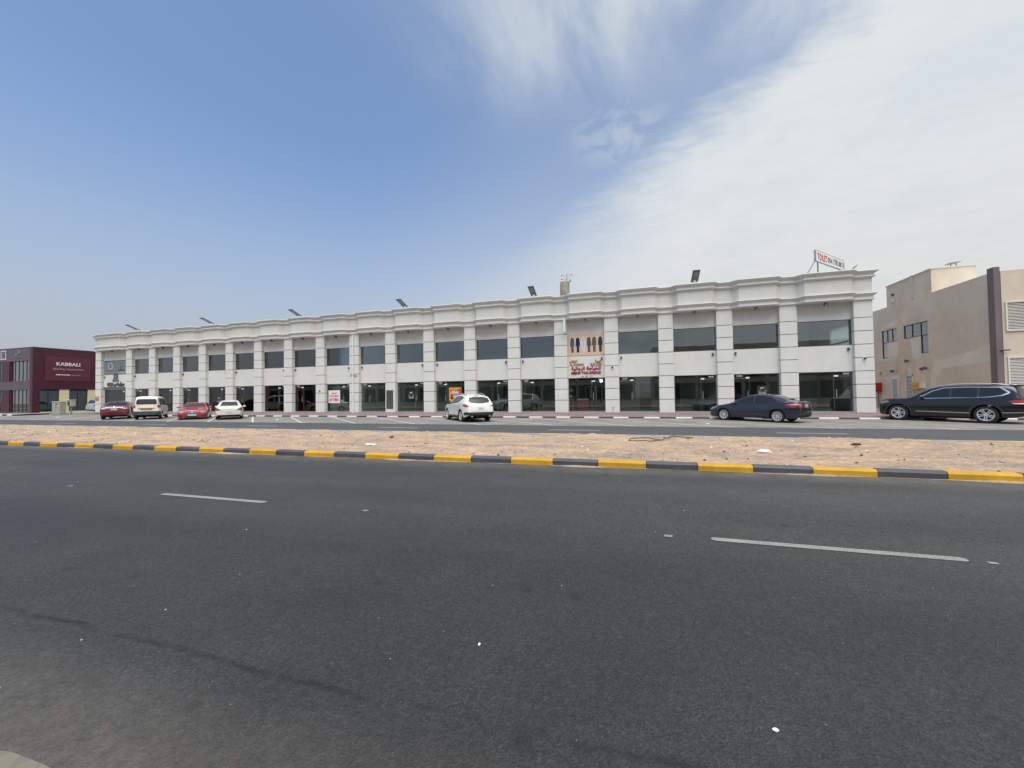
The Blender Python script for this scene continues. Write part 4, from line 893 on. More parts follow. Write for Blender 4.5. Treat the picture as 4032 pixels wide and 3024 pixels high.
# lettering (on the side wall it runs along +y, facing +x)
def ktext(body, y0, y1, z0, z1, mt, **k):
    me = text_mesh(body, y1 - y0, z1 - z0, .03, mt, **k); return put('lettering', me, kb, (.08, (y0 + y1) / 2, (z0 + z1) / 2), (0, 0, math.pi / 2))
ktext('KABBALI', 1.95, 4.08, 5.60, 6.02, m_print, bold=.015)
ktext('Building Inspirations', 1.65, 4.40, 4.98, 5.34, mat('script_pink', (.42, .28, .32), .5, var=[(3, .05, (1, 1, 1))]), shear=.5)
ktext('ARIF & SONS', 1.90, 3.15, 4.42, 4.58, m_print, bold=.03); ktext('GROUP', 3.22, 4.15, 4.40, 4.55, m_alu, bold=.01)
t = thing('roof_logo', 'pale square monogram logo on the showroom front band', 'sign', (KX - 5.8, KY, 6.9))
b = MB(); b.box((-.55, -.04, .46), (.55, 0, .54)); b.box((-.55, -.04, -.54), (.55, 0, -.46)); b.box((-.5, -.04, -.46), (-.42, 0, .46)); b.box((.42, -.04, -.46), (.5, 0, .46)); b.build('frame', m_print, t)
text('A', .5, .36, (0, -.03, .2), m_alu, t); text('S', .4, .3, (0, -.03, -.24), m_alu, t)
t = thing('calligraphy_logo', 'pale Arabic calligraphy above a thin line on the showroom front', 'sign', (KX - 2.8, KY, 6.95))
me = text_mesh(arabic('علي'), 1.1, .55, .04, m_alu); put('lettering', me, t, (0, -.03, .1)); b = MB(); b.box((-.95, -.03, -.36), (.95, 0, -.33)); b.build('line', m_alu, t)
# things in front of it
t = thing('utility_cabinet', 'beige metal utility cabinet on a plinth in front of the showroom windows', 'cabinet', (-73.0, -1.4, -.18))
b = MB(); b.box((-.68, -.25, .12), (.68, .25, 1.42)); b.build('body', mat('cabinet_grey', (.33, .33, .27), .6, var=[(2, .07, (1, 1, 1))]), t, bevel=.01)
b = MB(); b.box((-.72, -.29, 1.42), (.72, .29, 1.47)); b.build('lid', m_louvre, t); b = MB(); b.box((-.95, -.35, 0), (.95, .35, .12)); b.box((-1.0, -.3, .12), (-.8, .3, .3)); b.build('plinth', m_step, t)
b = MB(); b.box((-.006, -.256, .2), (.006, -.25, 1.38)); b.box((.05, -.27, .75), (.08, -.25, .95)); b.build('door', m_dark, t); b = MB(); b.box((.0, -.262, 1.08), (.24, -.251, 1.22)); b.build('label_plate', m_dark, t)
t = thing('meter_box', 'square grey box mounted on a post by the cream showroom wall', 'meter box', (-71.95, -.9, -.18))
b = MB(); b.box((-.05, -.05, 0), (.05, .05, 1.0)); b.build('post', m_steel, t); b = MB(); b.box((-.38, -.2, .90), (.38, .2, 1.58)); b.build('case', mat('box_beige', (.40, .37, .30), .6, var=[(2, .07, (1, 1, 1))]), t, bevel=.01)
b = MB(); b.box((-.18, -.215, .98), (.18, -.201, 1.46)); b.build('dial_window', m_dark, t); b = MB(); b.box((-.42, -.25, 1.58), (.42, .25, 1.63)); b.build('cap', m_louvre, t)

# ------------------------------------------------------------------ beige building on the right
bx = thing('beige_building', 'beige rendered building with L shaped windows and cream louvres', 'building', (7.5, 1.1, 0))
OX, OY = 7.5, 1.1
def Q(b, name, mt, parent=None, **k):
    o = b.build(name, mt, parent or bx, **k)
    if parent is None: o.location = (-OX, -OY, 0)
    return o
# side wall x = 7.5 with two L-shaped openings, built as strips
b = MB(); X0, X1 = 7.5, 7.8
W1 = [(9.86, 11.80, 5.19, 6.22), (11.10, 11.80, 3.92, 5.19)]; W2 = [(6.46, 9.05, 5.22, 6.22), (6.46, 7.24, 3.93, 5.22)]
ys_ = sorted({1.1, 40.0} | {v for r in W1 + W2 for v in r[:2]})
for y0, y1 in zip(ys_, ys_[1:]):
    ym = (y0 + y1) / 2; cuts = sorted([(r[2], r[3]) for r in W1 + W2 if r[0] < ym < r[1]])
    z = -.3
    for a, c in cuts:
        if a > z + .001: b.box((X0, y0, z), (X1, y1, a))
        z = c
    b.box((X0, y0, z), (X1, y1, 8.09))
Q(b, 'side_wall', m_beige)
for rs in (W1, W2):
    fb = MB(); t_ = .05
    y0, y1, z0, z1 = rs[0]; v0, v1, w0, w1 = rs[1]
    def fr_(ya, yb, za, zb): fb.box((7.54, ya, za), (7.60, yb, zb))
    fr_(y0, y1, z1 - t_, z1); fr_(y0, y0 + t_, z0, z1); fr_(y1 - t_, y1, z0, z1); fr_(y0, y1, z0, z0 + t_); fr_(v0, v1, w0, w0 + t_); fr_(v0, v0 + t_, w0, w1); fr_(v1 - t_, v1, w0, w1)
    ps = [y0, y0 + (y1 - y0) * .32, y0 + (y1 - y0) * .65, y1] if rs is W1 else [y0, y0 + .78, y0 + 1.7, y1]
    for p in ps[1:-1]: fr_(p - .025, p + .025, z0, z1)
    f = Q(fb, 'window', m_black)
    for p, q in zip(ps, ps[1:]):
        g = MB(); g.box((7.57 - 0, p + .03, z0 + .05), (7.575, q - .03, z1 - .05)); g.build('pane', m_glassup, f)
    g = MB(); g.box((7.57, v0 + .05, w0 + .05), (7.575, v1 - .05, w1)); g.build('pane', m_glassup, f)
    cu = MB()
    for j in range(10): yy = y0 + .1 + j * .09; cu.box((7.68 + .02 * (j % 2), yy, w0 if rs is W2 and j > 5 else z0), (7.70 + .02 * (j % 2), yy + .09, z1))
    cu.box((7.9, min(y0, v0), w0), (7.92, max(y1, v1), z1)); cu.build('curtain', m_louvre, f)
b = MB(); b.box((7.8, 1.5, 7.8), (30, 40, 8.0)); b.box((8.6, 1.6, -.2), (8.8, 40, 7.8)); Q(b, 'roof_slab', m_room)
b = MB(); b.box((7.43, 9.25, -.1), (7.499, 9.55, 8.10)); Q(b, 'pilaster', m_beige_warm)
# front facade with corner pilaster and louvre banks
b = MB()
LV = [(7.95, 13.5, 4.64, 6.30), (7.95, 13.5, -.02, 3.14)]
b.box((7.5, 1.1, -.3), (7.93, 1.45, 8.12)); b.box((7.93, 1.1, 6.32), (40, 1.45, 8.12)); b.box((7.93, 1.1, 3.16), (40, 1.45, 4.62)); b.box((13.52, 1.1, -.3), (40, 1.45, 8.12)); b.box((7.93, 1.1, -.3), (13.52, 1.45, -.04))
Q(b, 'front_wall', m_beige)
b = MB(); b.box((7.46, 1.04, -.15), (7.74, 1.48, 8.36)); Q(b, 'corner_pilaster', m_brownpil)
for a, c, z0, z1 in LV:
    fb = MB(); frame_rect(fb, a - .02, c + .02, z0 - .02, z1 + .02, 1.03, .07, .12); f = Q(fb, 'louvre', m_louvre)
    n = int((z1 - z0 - .1) / .085)
    sl_ = MB(); L_ = c - a - .12; 
    sl_.v = [(0, 0, 0), (L_, 0, 0), (L_, .06, .055), (0, .06, .055), (0, .006, -.012), (L_, .006, -.012), (L_, .066, .043), (0, .066, .043)]
    sl_.f = [(0, 1, 2, 3), (7, 6, 5, 4), (0, 4, 5, 1), (1, 5, 6, 2), (2, 6, 7, 3), (3, 7, 4, 0)]; sl_.m = [0] * 6
    sme = sl_.mesh('slat', m_louvre)
    for q in range(n): put('slat', sme, f, (a + .06, 1.055, z0 + .075 + q * .085))
    bb = MB(); bb.box((a, 1.20, z0), (c, 1.22, z1)); bb.build('backing', m_dark, f)
# penthouse, set flush with the side wall
b = MB(); b.box((7.52, 6.0, 8.092), (9.95, 11.0, 9.74)); Q(b, 'stair_tower', m_beige)
b = MB(); b.box((7.46, 7.75, 8.10), (7.519, 8.05, 9.80)); Q(b, 'pilaster', m_beige_warm)
b = MB(); b.box((7.46, 5.95, 9.741), (10.0, 11.05, 9.79)); Q(b, 'coping', m_beige_patch)
# repaired, lighter and warmer areas of render, 4 mm proud, ragged outlines
PX = [7.4985]
def patch_x(poly, mt, name='render_patch'):
    b = MB(); pts = []; PX[0] -= .0022
    for k in range(len(poly)):
        p, q = Vector(poly[k]), Vector(poly[(k + 1) % len(poly)]); n = max(1, int((q - p).length / .22))
        for j in range(n):
            r_ = p.lerp(q, j / n); pts.append((r_.x + R.uniform(-.05, .05), r_.y + R.uniform(-.05, .05)))
    b.prism(pts, PX[0], 7.499 - .0001 * len(poly), axis='x'); return Q(b, name, mt)
patch_x([(5.9, 3.3), (3.4, 3.6), (1.25, 4.05), (1.25, 3.0), (5.2, 2.75), (5.8, 2.2), (6.0, 1.0), (6.5, 1.0), (6.3, 2.6)], m_beige_patch)
patch_x([(8.3, 5.1), (7.35, 5.1), (7.35, 3.65), (8.0, 3.6), (8.2, 4.4)], m_beige_patch)
patch_x([(9.15, 4.9), (8.5, 5.0), (8.3, 4.0), (7.8, 3.3), (7.9, 1.9), (9.15, 1.9)], m_beige_warm)
patch_x([(12.7, 3.7), (9.75, 3.75), (9.75, 2.6), (12.7, 2.5)], m_beige_warm)
patch_x([(10.95, 5.0), (9.75, 5.1), (9.75, 4.0), (10.9, 3.95)], m_beige_patch)
patch_x([(11.3, 6.35), (10.0, 6.35), (10.1, 6.7), (10.9, 6.8)], m_beige_patch)
patch_x([(8.7, 2.95), (8.35, 2.95), (8.35, 2.5), (8.7, 2.5)], m_beige_patch)
# boxes, vents and lamps on the side wall
def wthing(name, lab, cat, y, z): return thing(name, lab, cat, (7.5, y, z))
t = wthing('hose_cabinet', 'red fire hose cabinet on the beige side wall', 'fire cabinet', 12.3, 1.55)
b = MB(); b.box((-.95, -.32, -.40), (-.02, .32, .40)); b.build('case', m_firered, t, bevel=.01)
b = MB(); b.box((-.5, -.335, -.36), (-.06, -.321, .36)); b.build('door', m_firered, t); b = MB(); b.box((-.962, -.08, -.12), (-.951, .06, .12)); b.build('symbol', m_print, t)
b = MB(); b.bar((-.12, 0, -1.6), (-.12, 0, -.4), .05); b.build('pipe', m_brownpil, t)
t = wthing('wall_vent', 'narrow pale metal vent door on the beige wall', 'vent', 10.2, 1.15)
b = MB(); b.box((-.05, -.42, -1.15), (-.01, .42, 1.2)); b.build('frame', m_louvre, t); b = MB(); b.box((-.07, -.30, -1.05), (-.051, .30, 1.05)); b.build('leaf', mat('vent_mesh', (.36, .37, .36), .7, var=[(30, .1, (1, 1, 1))]), t)
t = wthing('louvre_door', 'cream louvred door in the beige wall beside the yellow box', 'louvre door', 8.56, 1.2)
b = MB(); b.box((-.05, -.42, -1.2), (-.01, -.34, 1.22)); b.box((-.05, .34, -1.2), (-.01, .42, 1.22)); b.box((-.05, -.42, 1.14), (-.01, .42, 1.22)); b.build('frame', m_louvre, t)
b = MB(); b.box((-.012, -.34, -1.2), (-.003, .34, 1.14)); b.build('backing', m_dark, t)
s_ = MB(); s_.v = [(0, -.34, 0), (0, .34, 0), (-.05, .34, -.05), (-.05, -.34, -.05), (.006, -.34, -.012), (.006, .34, -.012), (-.044, .34, -.062), (-.044, -.34, -.062)]; s_.f = [(0, 1, 2, 3), (7, 6, 5, 4), (0, 4, 5, 1), (1, 5, 6, 2), (2, 6, 7, 3), (3, 7, 4, 0)]; s_.m = [0] * 6
sme = s_.mesh('slat', m_louvre)
for q in range(21): put('slat', sme, t, (-.005, 0, -1.05 + q * .105))
t = wthing('yellow_box', 'yellow metal box with small print on the beige wall', 'meter box', 7.72, 1.64)
b = MB(); b.box((-.16, -.34, -.27), (-.01, .34, .24)); b.build('case', m_yel, t, bevel=.01); b = MB(); b.box((-.165, -.2, -.02), (-.161, .2, .0)); b.box((-.165, -.2, -.1), (-.161, .1, -.08)); b.build('print', m_brownpil, t)
t = wthing('white_box', 'white metal box on the beige wall right of the yellow one', 'meter box', 7.02, 1.66)
b = MB(); b.box((-.16, -.22, -.22), (-.01, .28, .22)); b.build('case', m_louvre, t, bevel=.01)
for y, z, lab in ((10.1, 2.81, 'floodlight above the pale vent door'), (6.46, 2.84, 'floodlight right of the red alarm on the beige wall'), (8.35, 3.5, 'small conduit lamp between the pilaster and the window leg')):
    t = wthing('wall_floodlight', 'small dark ' + lab, 'floodlight', y, z)
    b = MB(); b.bar((0, 0, 0), (-.22, 0, .05), .04); b.build('arm', m_steel, t); b = MB(); b.prism([(-.15, -.1), (.15, -.1), (.1, .1), (-.1, .1)], -.34, -.20, axis='x'); b.build('head', m_dark, t)
t = wthing('alarm_bell', 'small red fire alarm on the beige wall', 'alarm', 7.2, 2.83); b = MB(); b.tube([(-.01, 0, 0), (-.12, 0, 0)], .1, 12); b.build('bell', m_firered, t); b = MB(); b.box((-.03, -.1, -.1), (-.001, .1, .1)); b.build('base', m_firered, t)
t = wthing('alarm_bell', 'red alarm high on the stair tower of the beige building', 'alarm', 10.1, 8.9); b = MB(); b.tube([(-.01, 0, 0), (-.12, 0, 0)], .1, 12); b.build('bell', m_firered, t); b = MB(); b.box((-.06, -.14, -.6), (-.001, .14, -.32)); b.build('box', m_louvre, t)
t = wthing('junction_box', 'tiny dark junction box near the left edge of the beige wall', 'junction box', 12.0, 2.75); b = MB(); b.box((-.06, -.08, -.1), (-.005, .08, .1)); b.build('case', m_steel, t); b = MB(); b.box((-.07, -.05, -.07), (-.061, .05, .07)); b.build('cover', m_dark, t)
t = thing('roof_hatch', 'small flat roof lamp on a stand on top of the stair tower', 'roof lamp', (8.9, 6.3, 9.79)); b = MB(); b.bar((-.1, 0, 0), (-.1, 0, .25), .04); b.bar((.2, 0, 0), (.2, 0, .25), .04); b.build('stand', m_steel, t); b = MB(); b.prism([(-.3, .22), (.28, .28), (.34, .34), (-.26, .30)], -.25, .25); b.build('plate', m_steel, t)
t = thing('pipe_outlet', 'short pink pipe outlet at the brown corner pilaster', 'pipe', (7.74, 1.04, 3.55)); b = MB(); b.tube([(-.15, 0, 0), (.22, -.12, 0)], .04, 8); b.build('pipe', m_panelm, t)

# ------------------------------------------------------------------ vehicles
def interp(tab, s):
    if s <= tab[0][0]: return tab[0][1]
    for k in range(len(tab) - 1):
        x0, y0 = tab[k]; x1, y1 = tab[k + 1]
        if s <= x1:
            m0 = (tab[k + 1][1] - tab[k - 1][1]) / (tab[k + 1][0] - tab[k - 1][0]) if k > 0 else (y1 - y0) / (x1 - x0)
            m1 = (tab[k + 2][1] - y0) / (tab[k + 2][0] - x0) if k < len(tab) - 2 else (y1 - y0) / (x1 - x0)
            d = (y1 - y0) / (x1 - x0)
            if d == 0: m0 = m1 = 0
            else:
                if m0 / d < 0: m0 = 0
                if m1 / d < 0: m1 = 0
                m0 = max(-3 * abs(d), min(3 * abs(d), m0)); m1 = max(-3 * abs(d), min(3 * abs(d), m1))
            h = x1 - x0; t = (s - x0) / h
            return (2*t**3 - 3*t**2 + 1) * y0 + (t**3 - 2*t**2 + t) * h * m0 + (-2*t**3 + 3*t**2) * y1 + (t**3 - t**2) * h * m1
    return tab[-1][1]
WHEELS = {}
def wheel_meshes(r, wd, spokes, style):
    key = (r, wd, spokes, style)
    if key in WHEELS: return WHEELS[key]
    def lathe(prof, seg, mt, nm):
        b = MB()
        for k in range(seg):
            a = 2 * math.pi * k / seg
            for (rad, yy) in prof: b.v.append((rad * math.cos(a), yy, rad * math.sin(a)))
        n = len(prof)
        for k in range(seg):
            for j in range(n - 1):
                b.f.append((k*n+j, k*n+j+1, ((k+1) % seg)*n+j+1, ((k+1) % seg)*n+j)); b.m.append(0)
        me = b.mesh(nm, mt); me.polygons.foreach_set('use_smooth', [True] * len(me.polygons)); 
        try: me.set_sharp_from_angle(angle=math.radians(35))
        except Exception: pass
        return me
    h = wd / 2; rr = r * (.68 if style != 'steel' else .62)
    tyre = lathe([(rr - .01, -h + .02), (rr + .02, -h), (r - .05, -h - .004), (r - .015, -h + .02), (r, -h + .05), (r, h - .05), (r - .015, h - .02), (r - .05, h + .004), (rr + .02, h), (rr - .01, h - .02)], 36, m_tyre, 'tyre')
    barrel = lathe([(rr, h - .01), (rr - .015, h - .012), (rr - .03, h - .05), (rr - .05, -h + .05), (.02, -h + .06)], 36, m_dark, 'barrel')
    ring = lathe([(rr + .004, h - .012), (rr + .004, h + .004), (rr - .022, h - .002), (rr - .03, h - .04)], 36, m_rim, 'rim')
    b = MB(); 
    for k in range(spokes):
        a = 2 * math.pi * k / spokes
        ca, sa = math.cos(a), math.sin(a)
        def P(u, v, y): return (u * ca - v * sa, y, u * sa + v * ca)
        if style == 'twin': ws = [(-.055, -.018), (.018, .055)]
        elif style == 'fan': ws = [(-.022, .022)]
        else: ws = [(-.038, .038)]
        for v0, v1 in ws:
            sw = .05 if style == 'fan' else 0
            n = len(b.v)
            for u, y in ((.05, h - .035), (rr - .015, h - .012)):
                e = sw if u > .1 else 0; q = .7 if u < .1 else 1.15
                b.v += [P(u, v0 * q + e, y), P(u, v1 * q + e, y), P(u, v1 * q + e, y - .03), P(u, v0 * q + e, y - .03)]
            for f in ((0,1,2,3),(7,6,5,4),(0,4,5,1),(1,5,6,2),(2,6,7,3),(3,7,4,0)): b.f.append(tuple(n + i for i in f)); b.m.append(0)
    spoke = b.mesh('spokes', m_rim)
    b = MB(); b.tube([(0, h - .05, 0), (0, h - .018, 0)], .06, 14); hub = b.mesh('hub', m_rim)
    WHEELS[key] = (tyre, barrel, ring, spoke, hub); return WHEELS[key]
def fillpoly(poly, step):
    pts = []
    for k in range(len(poly)):
        p, q = Vector(poly[k]), Vector(poly[(k + 1) % len(poly)]); n = max(1, int((q - p).length / step))
        for j in range(n): pts.append(p.lerp(q, j / n))
    nb = len(pts); xs = [p.x for p in pts]; ys = [p.y for p in pts]
    def inside(x, y):
        c = False
        for k in range(nb):
            a, b2 = pts[k], pts[k - 1]
            if (a.y > y) != (b2.y > y) and x < (b2.x - a.x) * (y - a.y) / (b2.y - a.y) + a.x: c = not c
        return c
    yy = min(ys) + step / 2
    while yy < max(ys):
        xx = min(xs) + step / 2
        while xx < max(xs):
            if inside(xx, yy) and min((Vector((xx, yy)) - p).length for p in pts[:nb]) > step * .4: pts.append(Vector((xx, yy)))
            xx += step
        yy += step
    r = delaunay_2d_cdt(pts, [], [list(range(nb))], 1, 1e-5)
    return [tuple(v) for v in r[0]], [tuple(f) for f in r[2]]
class Car:
    def __init__(s, sp, pos, heading, label, cat, mpaint, name='parked_car', z=-0.20):
        s.sp = sp; L, W = sp['L'], sp['W']; s.L = L
        s.root = thing(name, label, cat, (pos[0], pos[1], z), math.atan2(heading[1], heading[0]))
        s.xf = sp['wb'] / 2 + sp['foh']; s.s1 = sp['foh']; s.s2 = sp['foh'] + sp['wb']; r = sp['r']; ra = r + sp.get('gap', .05)
        S = set()
        k = 0
        while k <= 1: S.add(round(L * k, 4)); k += .04 / L
        S.add(L)
        for sa in (s.s1, s.s2):
            S = {v for v in S if not (abs(v - sa) < ra + .01)}
            for q in range(19): S.add(round(sa - ra * math.cos(math.pi * q / 18), 4))
            S.add(round(sa - ra - .002, 4)); S.add(round(sa + ra + .002, 4))
        for e in (.008, .02, .035, .06): S.add(e); S.add(L - e)
        S = sorted(S)
        rows = []; NS = 13; s.z0 = sp.get('sill', .22)
        for v in S:
            zt = interp(sp['top'], v); zb = interp(sp['belt'], v); bot = interp(sp['bot'], v) if 'bot' in sp else s.z0
            w = interp(sp['plan'], v) * W / 2; arch = bot
            for sa in (s.s1, s.s2):
                if abs(v - sa) < ra + .0005: arch = max(arch, r + math.sqrt(max(0, ra * ra - (v - sa) ** 2)))
            arch = min(arch, zb - .06)
            row = [(0, arch), (w * .70, arch)]
            fl = sp.get('side', [(0, .93), (.12, .985), (.45, 1.0), (.8, .985), (1, .955)])
            for q in range(NS):
                z = arch + (zb - arch) * q / (NS - 1); row.append((w * interp(fl, (z - bot) / (zb - bot)), z))
            h = max(0, zt - zb); t = min(1, max(0, (h - .10) / .25)); t = t * t * (3 - 2 * t)
            wb_ = w * fl[-1][1]; wr = wb_ - sp.get('tumble', .42) * h
            low = [(wb_ * .93, zb + h * .55), (wb_ * .78, zb + h * .82), (wb_ * .5, zb + h * .95), (wb_ * .25, zt - h * .01)]
            er = min(.10, h * .3)
            gh = [(wb_ + (wr - wb_) * .33, zb + (h - er) * .33), (wb_ + (wr - wb_) * .66, zb + (h - er) * .66), (wr, zt - er), (wr - .05, zt - er * .45), ]
            gh2 = [(wr - .14, zt - er * .2), (wr * .5, zt - er * .05)]
            A = [low[0], ((low[0][0]*.6+low[1][0]*.4), (low[0][1]*.6+low[1][1]*.4)), low[1], (low[1][0]*.5+low[2][0]*.5, low[1][1]*.5+low[2][1]*.5), low[2], low[3]]
            Bq = gh + gh2
            for p, q in zip(A, Bq): row.append((p[0] * (1 - t) + q[0] * t, p[1] * (1 - t) + q[1] * t))
            row.append((0, zt)); rows.append((v, row))
        b = MB(); nr = len(rows[0][1]); full = 2 * nr - 2
        for v, row in rows:
            for (y, z) in row: b.v.append((s.xf - v, y, z))
            for (y, z) in row[-2:0:-1]: b.v.append((s.xf - v, -y, z))
        for k in range(len(rows) - 1):
            for j in range(full):
                a, c = k * full + j, k * full + (j + 1) % full
                under = j in (0, full - 1) or (j == 1 or j == full - 2)
                b.f.append((a, c, c + full, a + full)); b.m.append(1 if under else 0)
        b.f.append(tuple(range(full))[::-1]); b.m.append(0); e = (len(rows) - 1) * full; b.f.append(tuple(range(e, e + full))); b.m.append(0)
        me = b.mesh('body', [mpaint, m_under])
        bm = bmesh.new(); bm.from_mesh(me)
        for _ in range(0): pass
        s.bvh = BVHTree.FromBMesh(bm); bm.free()
        me.polygons.foreach_set('use_smooth', [True] * len(me.polygons))
        try: me.set_sharp_from_angle(angle=math.radians(38))
        except Exception: pass
        s.body = put('body', me, s.root)
        # wheels
        ms = wheel_meshes(r, sp.get('tw', .20), sp.get('spokes', 5), sp.get('style', 'five'))
        for xa in (sp['wb'] / 2, -sp['wb'] / 2):
            for sgn in (1, -1):
                wv = xa; tr = W / 2 * .985 - sp.get('tw', .20) / 2 - .01
                wh = empty('wheel', (wv, sgn * tr, r), 0 if sgn > 0 else math.pi, s.root)
                wh.rotation_euler = (0, R.uniform(0, 1), 0) if sgn > 0 else (0, R.uniform(0, 1), math.pi)
                for nm, mm in zip(('tyre', 'barrel', 'rim', 'spokes', 'hub'), ms): put(nm, mm, wh)
        b = MB(); b.box((-sp['wb'] / 2 - .2, -W * .36, .18), (sp['wb'] / 2 + .2, W * .36, .36)); b.build('chassis', m_under, s.root)
    def patch(s, name, poly, face, mt, off=.006, parent=None, step=.07, label=None):
        """poly in side coords (s from nose, z) for 'L'/'R', or (y, z) for 'F'/'B' (y>0 is the car's left)"""
        V, F = fillpoly(poly, step); vs = []; bad = set()
        for i, (a, c) in enumerate(V):
            if face in 'LR':
                sg = 1 if face == 'L' else -1; o = Vector((s.xf - a, sg * 3, c)); d = Vector((0, -sg, 0))
            elif face == 'F': o = Vector((6, a, c)); d = Vector((-1, 0, 0))
            elif face == 'B': o = Vector((-6, a, c)); d = Vector((1, 0, 0))
            else: o = Vector((s.xf - a, c, 4)); d = Vector((0, 0, -1))
            h = s.bvh.ray_cast(o, d)
            if h[0] is None: bad.add(i); vs.append((0, 0, 0))
            else:
                n = h[1] if h[1].dot(d) < 0 else -h[1]
                vs.append(tuple(h[0] + (n * .7 - d * .3).normalized() * off))
        F = [f for f in F if not any(i in bad for i in f)]
        if not F: return None
        me = bpy.data.meshes.new(name); me.from_pydata(vs, [], F); me.materials.append(mt); me.polygons.foreach_set('use_smooth', [True] * len(F))
        o = put(name, me, parent or s.root)
        if label: o['label'] = label
        return o
    def strip(s, name, pts, wd, face, mt, **k):
        a = [Vector(p) for p in pts]; up_ = []; dn = []
        for i, p in enumerate(a):
            d = (a[min(i + 1, len(a) - 1)] - a[max(0, i - 1)]).normalized(); n = Vector((-d.y, d.x)) * wd / 2
            up_.append(tuple(p + n)); dn.append(tuple(p - n))
        return s.patch(name, up_ + dn[::-1], face, mt, step=.08, **k)
    def both(s, name, poly, mt, **k): return [s.patch(name, poly, f, mt, **k) for f in 'LR']
    def mirrors(s, sx, z, mt, sz=.17):
        y = s.sp['W'] / 2 * .95
        for sg in (1, -1):
            bm = bmesh.new(); bmesh.ops.create_icosphere(bm, subdivisions=2, radius=.5)
            for v in bm.verts: v.co = Vector((v.co.x * .17, v.co.y * .24, v.co.z * sz))
            me = bpy.data.meshes.new('mirror'); bm.to_mesh(me); bm.free(); me.materials.append(mt); me.polygons.foreach_set('use_smooth', [True] * len(me.polygons))
            put('mirror', me, s.root, (s.xf - sx, sg * (y + .10), z))
    def plate(s, face, z, txt, wd=.34, ht=.13, y=0):
        h = s.bvh.ray_cast(Vector((6 if face == 'F' else -6, y, z)), Vector((-1 if face == 'F' else 1, 0, 0)))
        x = h[0].x + (.015 if face == 'F' else -.015)
        b = MB(); b.box((-.006, -wd / 2, -ht / 2), (.006, wd / 2, ht / 2)); o = put('number_plate', b.mesh('number_plate', m_plate), s.root, (x, y, z))
        rz = math.pi / 2 if face == 'F' else -math.pi / 2
        t = text_mesh(txt, wd * .8, ht * .55, .003, m_grey); put('plate_number', t, o, ((.009 if face == 'F' else -.009), 0, 0), (0, 0, rz))
    def handles(s, pts, mt):
        for (a, z) in pts:
            for f in 'LR': s.patch('door_handle', [(a - .10, z - .018), (a + .10, z - .018), (a + .09, z + .02), (a - .09, z + .02)], f, mt, off=.02)
    def seams(s, lines, mt=None):
        for l in lines:
            for f in 'LR': s.strip('door_seam', l, .014, f, mt or m_black, off=.004)

def badge(car, face, z, rad, mt=None):
    return car.patch('emblem', [(rad * math.cos(q * .5236), z + rad * .8 * math.sin(q * .5236)) for q in range(12)], face, mt or m_chrome, off=.018, step=.05)

# ---- blue grey saloon, side on
p_blue = paint('paint_bluegrey', (0.012, 0.018, 0.036), .24, .3)
sp = dict(L=4.64, W=1.78, wb=2.70, foh=.95, r=.325, tw=.205, spokes=9, style='fan', gap=.055, tumble=.46,
  top=[(0, .52), (.04, .64), (.14, .72), (.5, .835), (1.0, .935), (1.22, .985), (1.75, 1.24), (2.15, 1.385), (2.6, 1.452), (3.0, 1.447), (3.4, 1.37), (3.85, 1.20), (4.15, 1.10), (4.42, 1.085), (4.55, 1.06), (4.61, .90), (4.64, .62)],
  belt=[(0, .50), (.05, .60), (.4, .72), (1.2, .87), (2.5, .93), (3.6, .98), (4.2, 1.01), (4.5, .99), (4.6, .84), (4.64, .58)],
  bot=[(0, .34), (.06, .24), (.5, .19), (4.0, .21), (4.5, .27), (4.64, .42)],
  plan=[(0, .62), (.06, .74), (.2, .86), (.55, .96), (1.1, 1), (3.7, 1), (4.2, .96), (4.5, .86), (4.6, .77), (4.64, .68)])
car = Car(sp, (-6.08, -4.02), (-.77, .64), 'dark blue grey four door sedan parked at an angle near the right end', 'car', p_blue)
car.both('window_trim', [(1.42, .925), (1.62, 1.08), (1.95, 1.24), (2.35, 1.352), (2.75, 1.385), (3.1, 1.365), (3.42, 1.27), (3.70, 1.12), (3.74, 1.03), (2.6, .955)], m_black, off=.004)
car.both('window', [(1.50, .945), (1.70, 1.09), (2.0, 1.225), (2.36, 1.33), (2.50, 1.345), (2.50, .965)], m_carglass, off=.008)
car.both('window', [(2.58, .965), (2.58, 1.35), (2.80, 1.358), (3.08, 1.34), (3.36, 1.255), (3.60, 1.12), (3.62, 1.04)], m_carglass, off=.008)
car.patch('rear_window', [(-.55, 1.14), (.55, 1.14), (.50, 1.24), (.42, 1.355), (-.42, 1.355), (-.50, 1.24)], 'B', m_carglass, step=.06)
car.patch('windscreen', [(-.66, 1.0), (.66, 1.0), (.54, 1.34), (-.54, 1.34)], 'F', m_carglass, step=.06)
for f in 'LR': car.patch('tail_light', [(3.98, .90), (4.25, .975), (4.60, .96), (4.62, .80), (4.35, .77), (4.15, .82)], f, m_tail, off=.012)
for f in 'LR': car.patch('tail_light_lens', [(4.15, .915), (4.35, .955), (4.59, .94), (4.58, .90), (4.3, .90)], f, m_tailw, off=.016)
for y in (-1, 1): car.patch('tail_light', [(y * .45, .78), (y * .80, .80), (y * .80, .93), (y * .45, .90)], 'B', m_tail, off=.01)
for f in 'LR': car.patch('headlight', [(.03, .58), (.12, .70), (.62, .80), (.45, .68), (.12, .56)], f, m_head, off=.01)
car.patch('trim_bar', [(-.44, .78), (.44, .78), (.42, .92), (-.42, .92)], 'B', m_black, off=.01)
car.plate('B', .845, 'DUBAI 52918'); badge(car, 'B', 1.0, .06)
car.patch('rear_bumper_grille', [(-.6, .40), (.6, .40), (.5, .54), (-.5, .54)], 'B', m_black, off=.006)
car.mirrors(1.55, .97, p_blue); car.handles([(2.30, .85), (3.34, .90)], m_black)
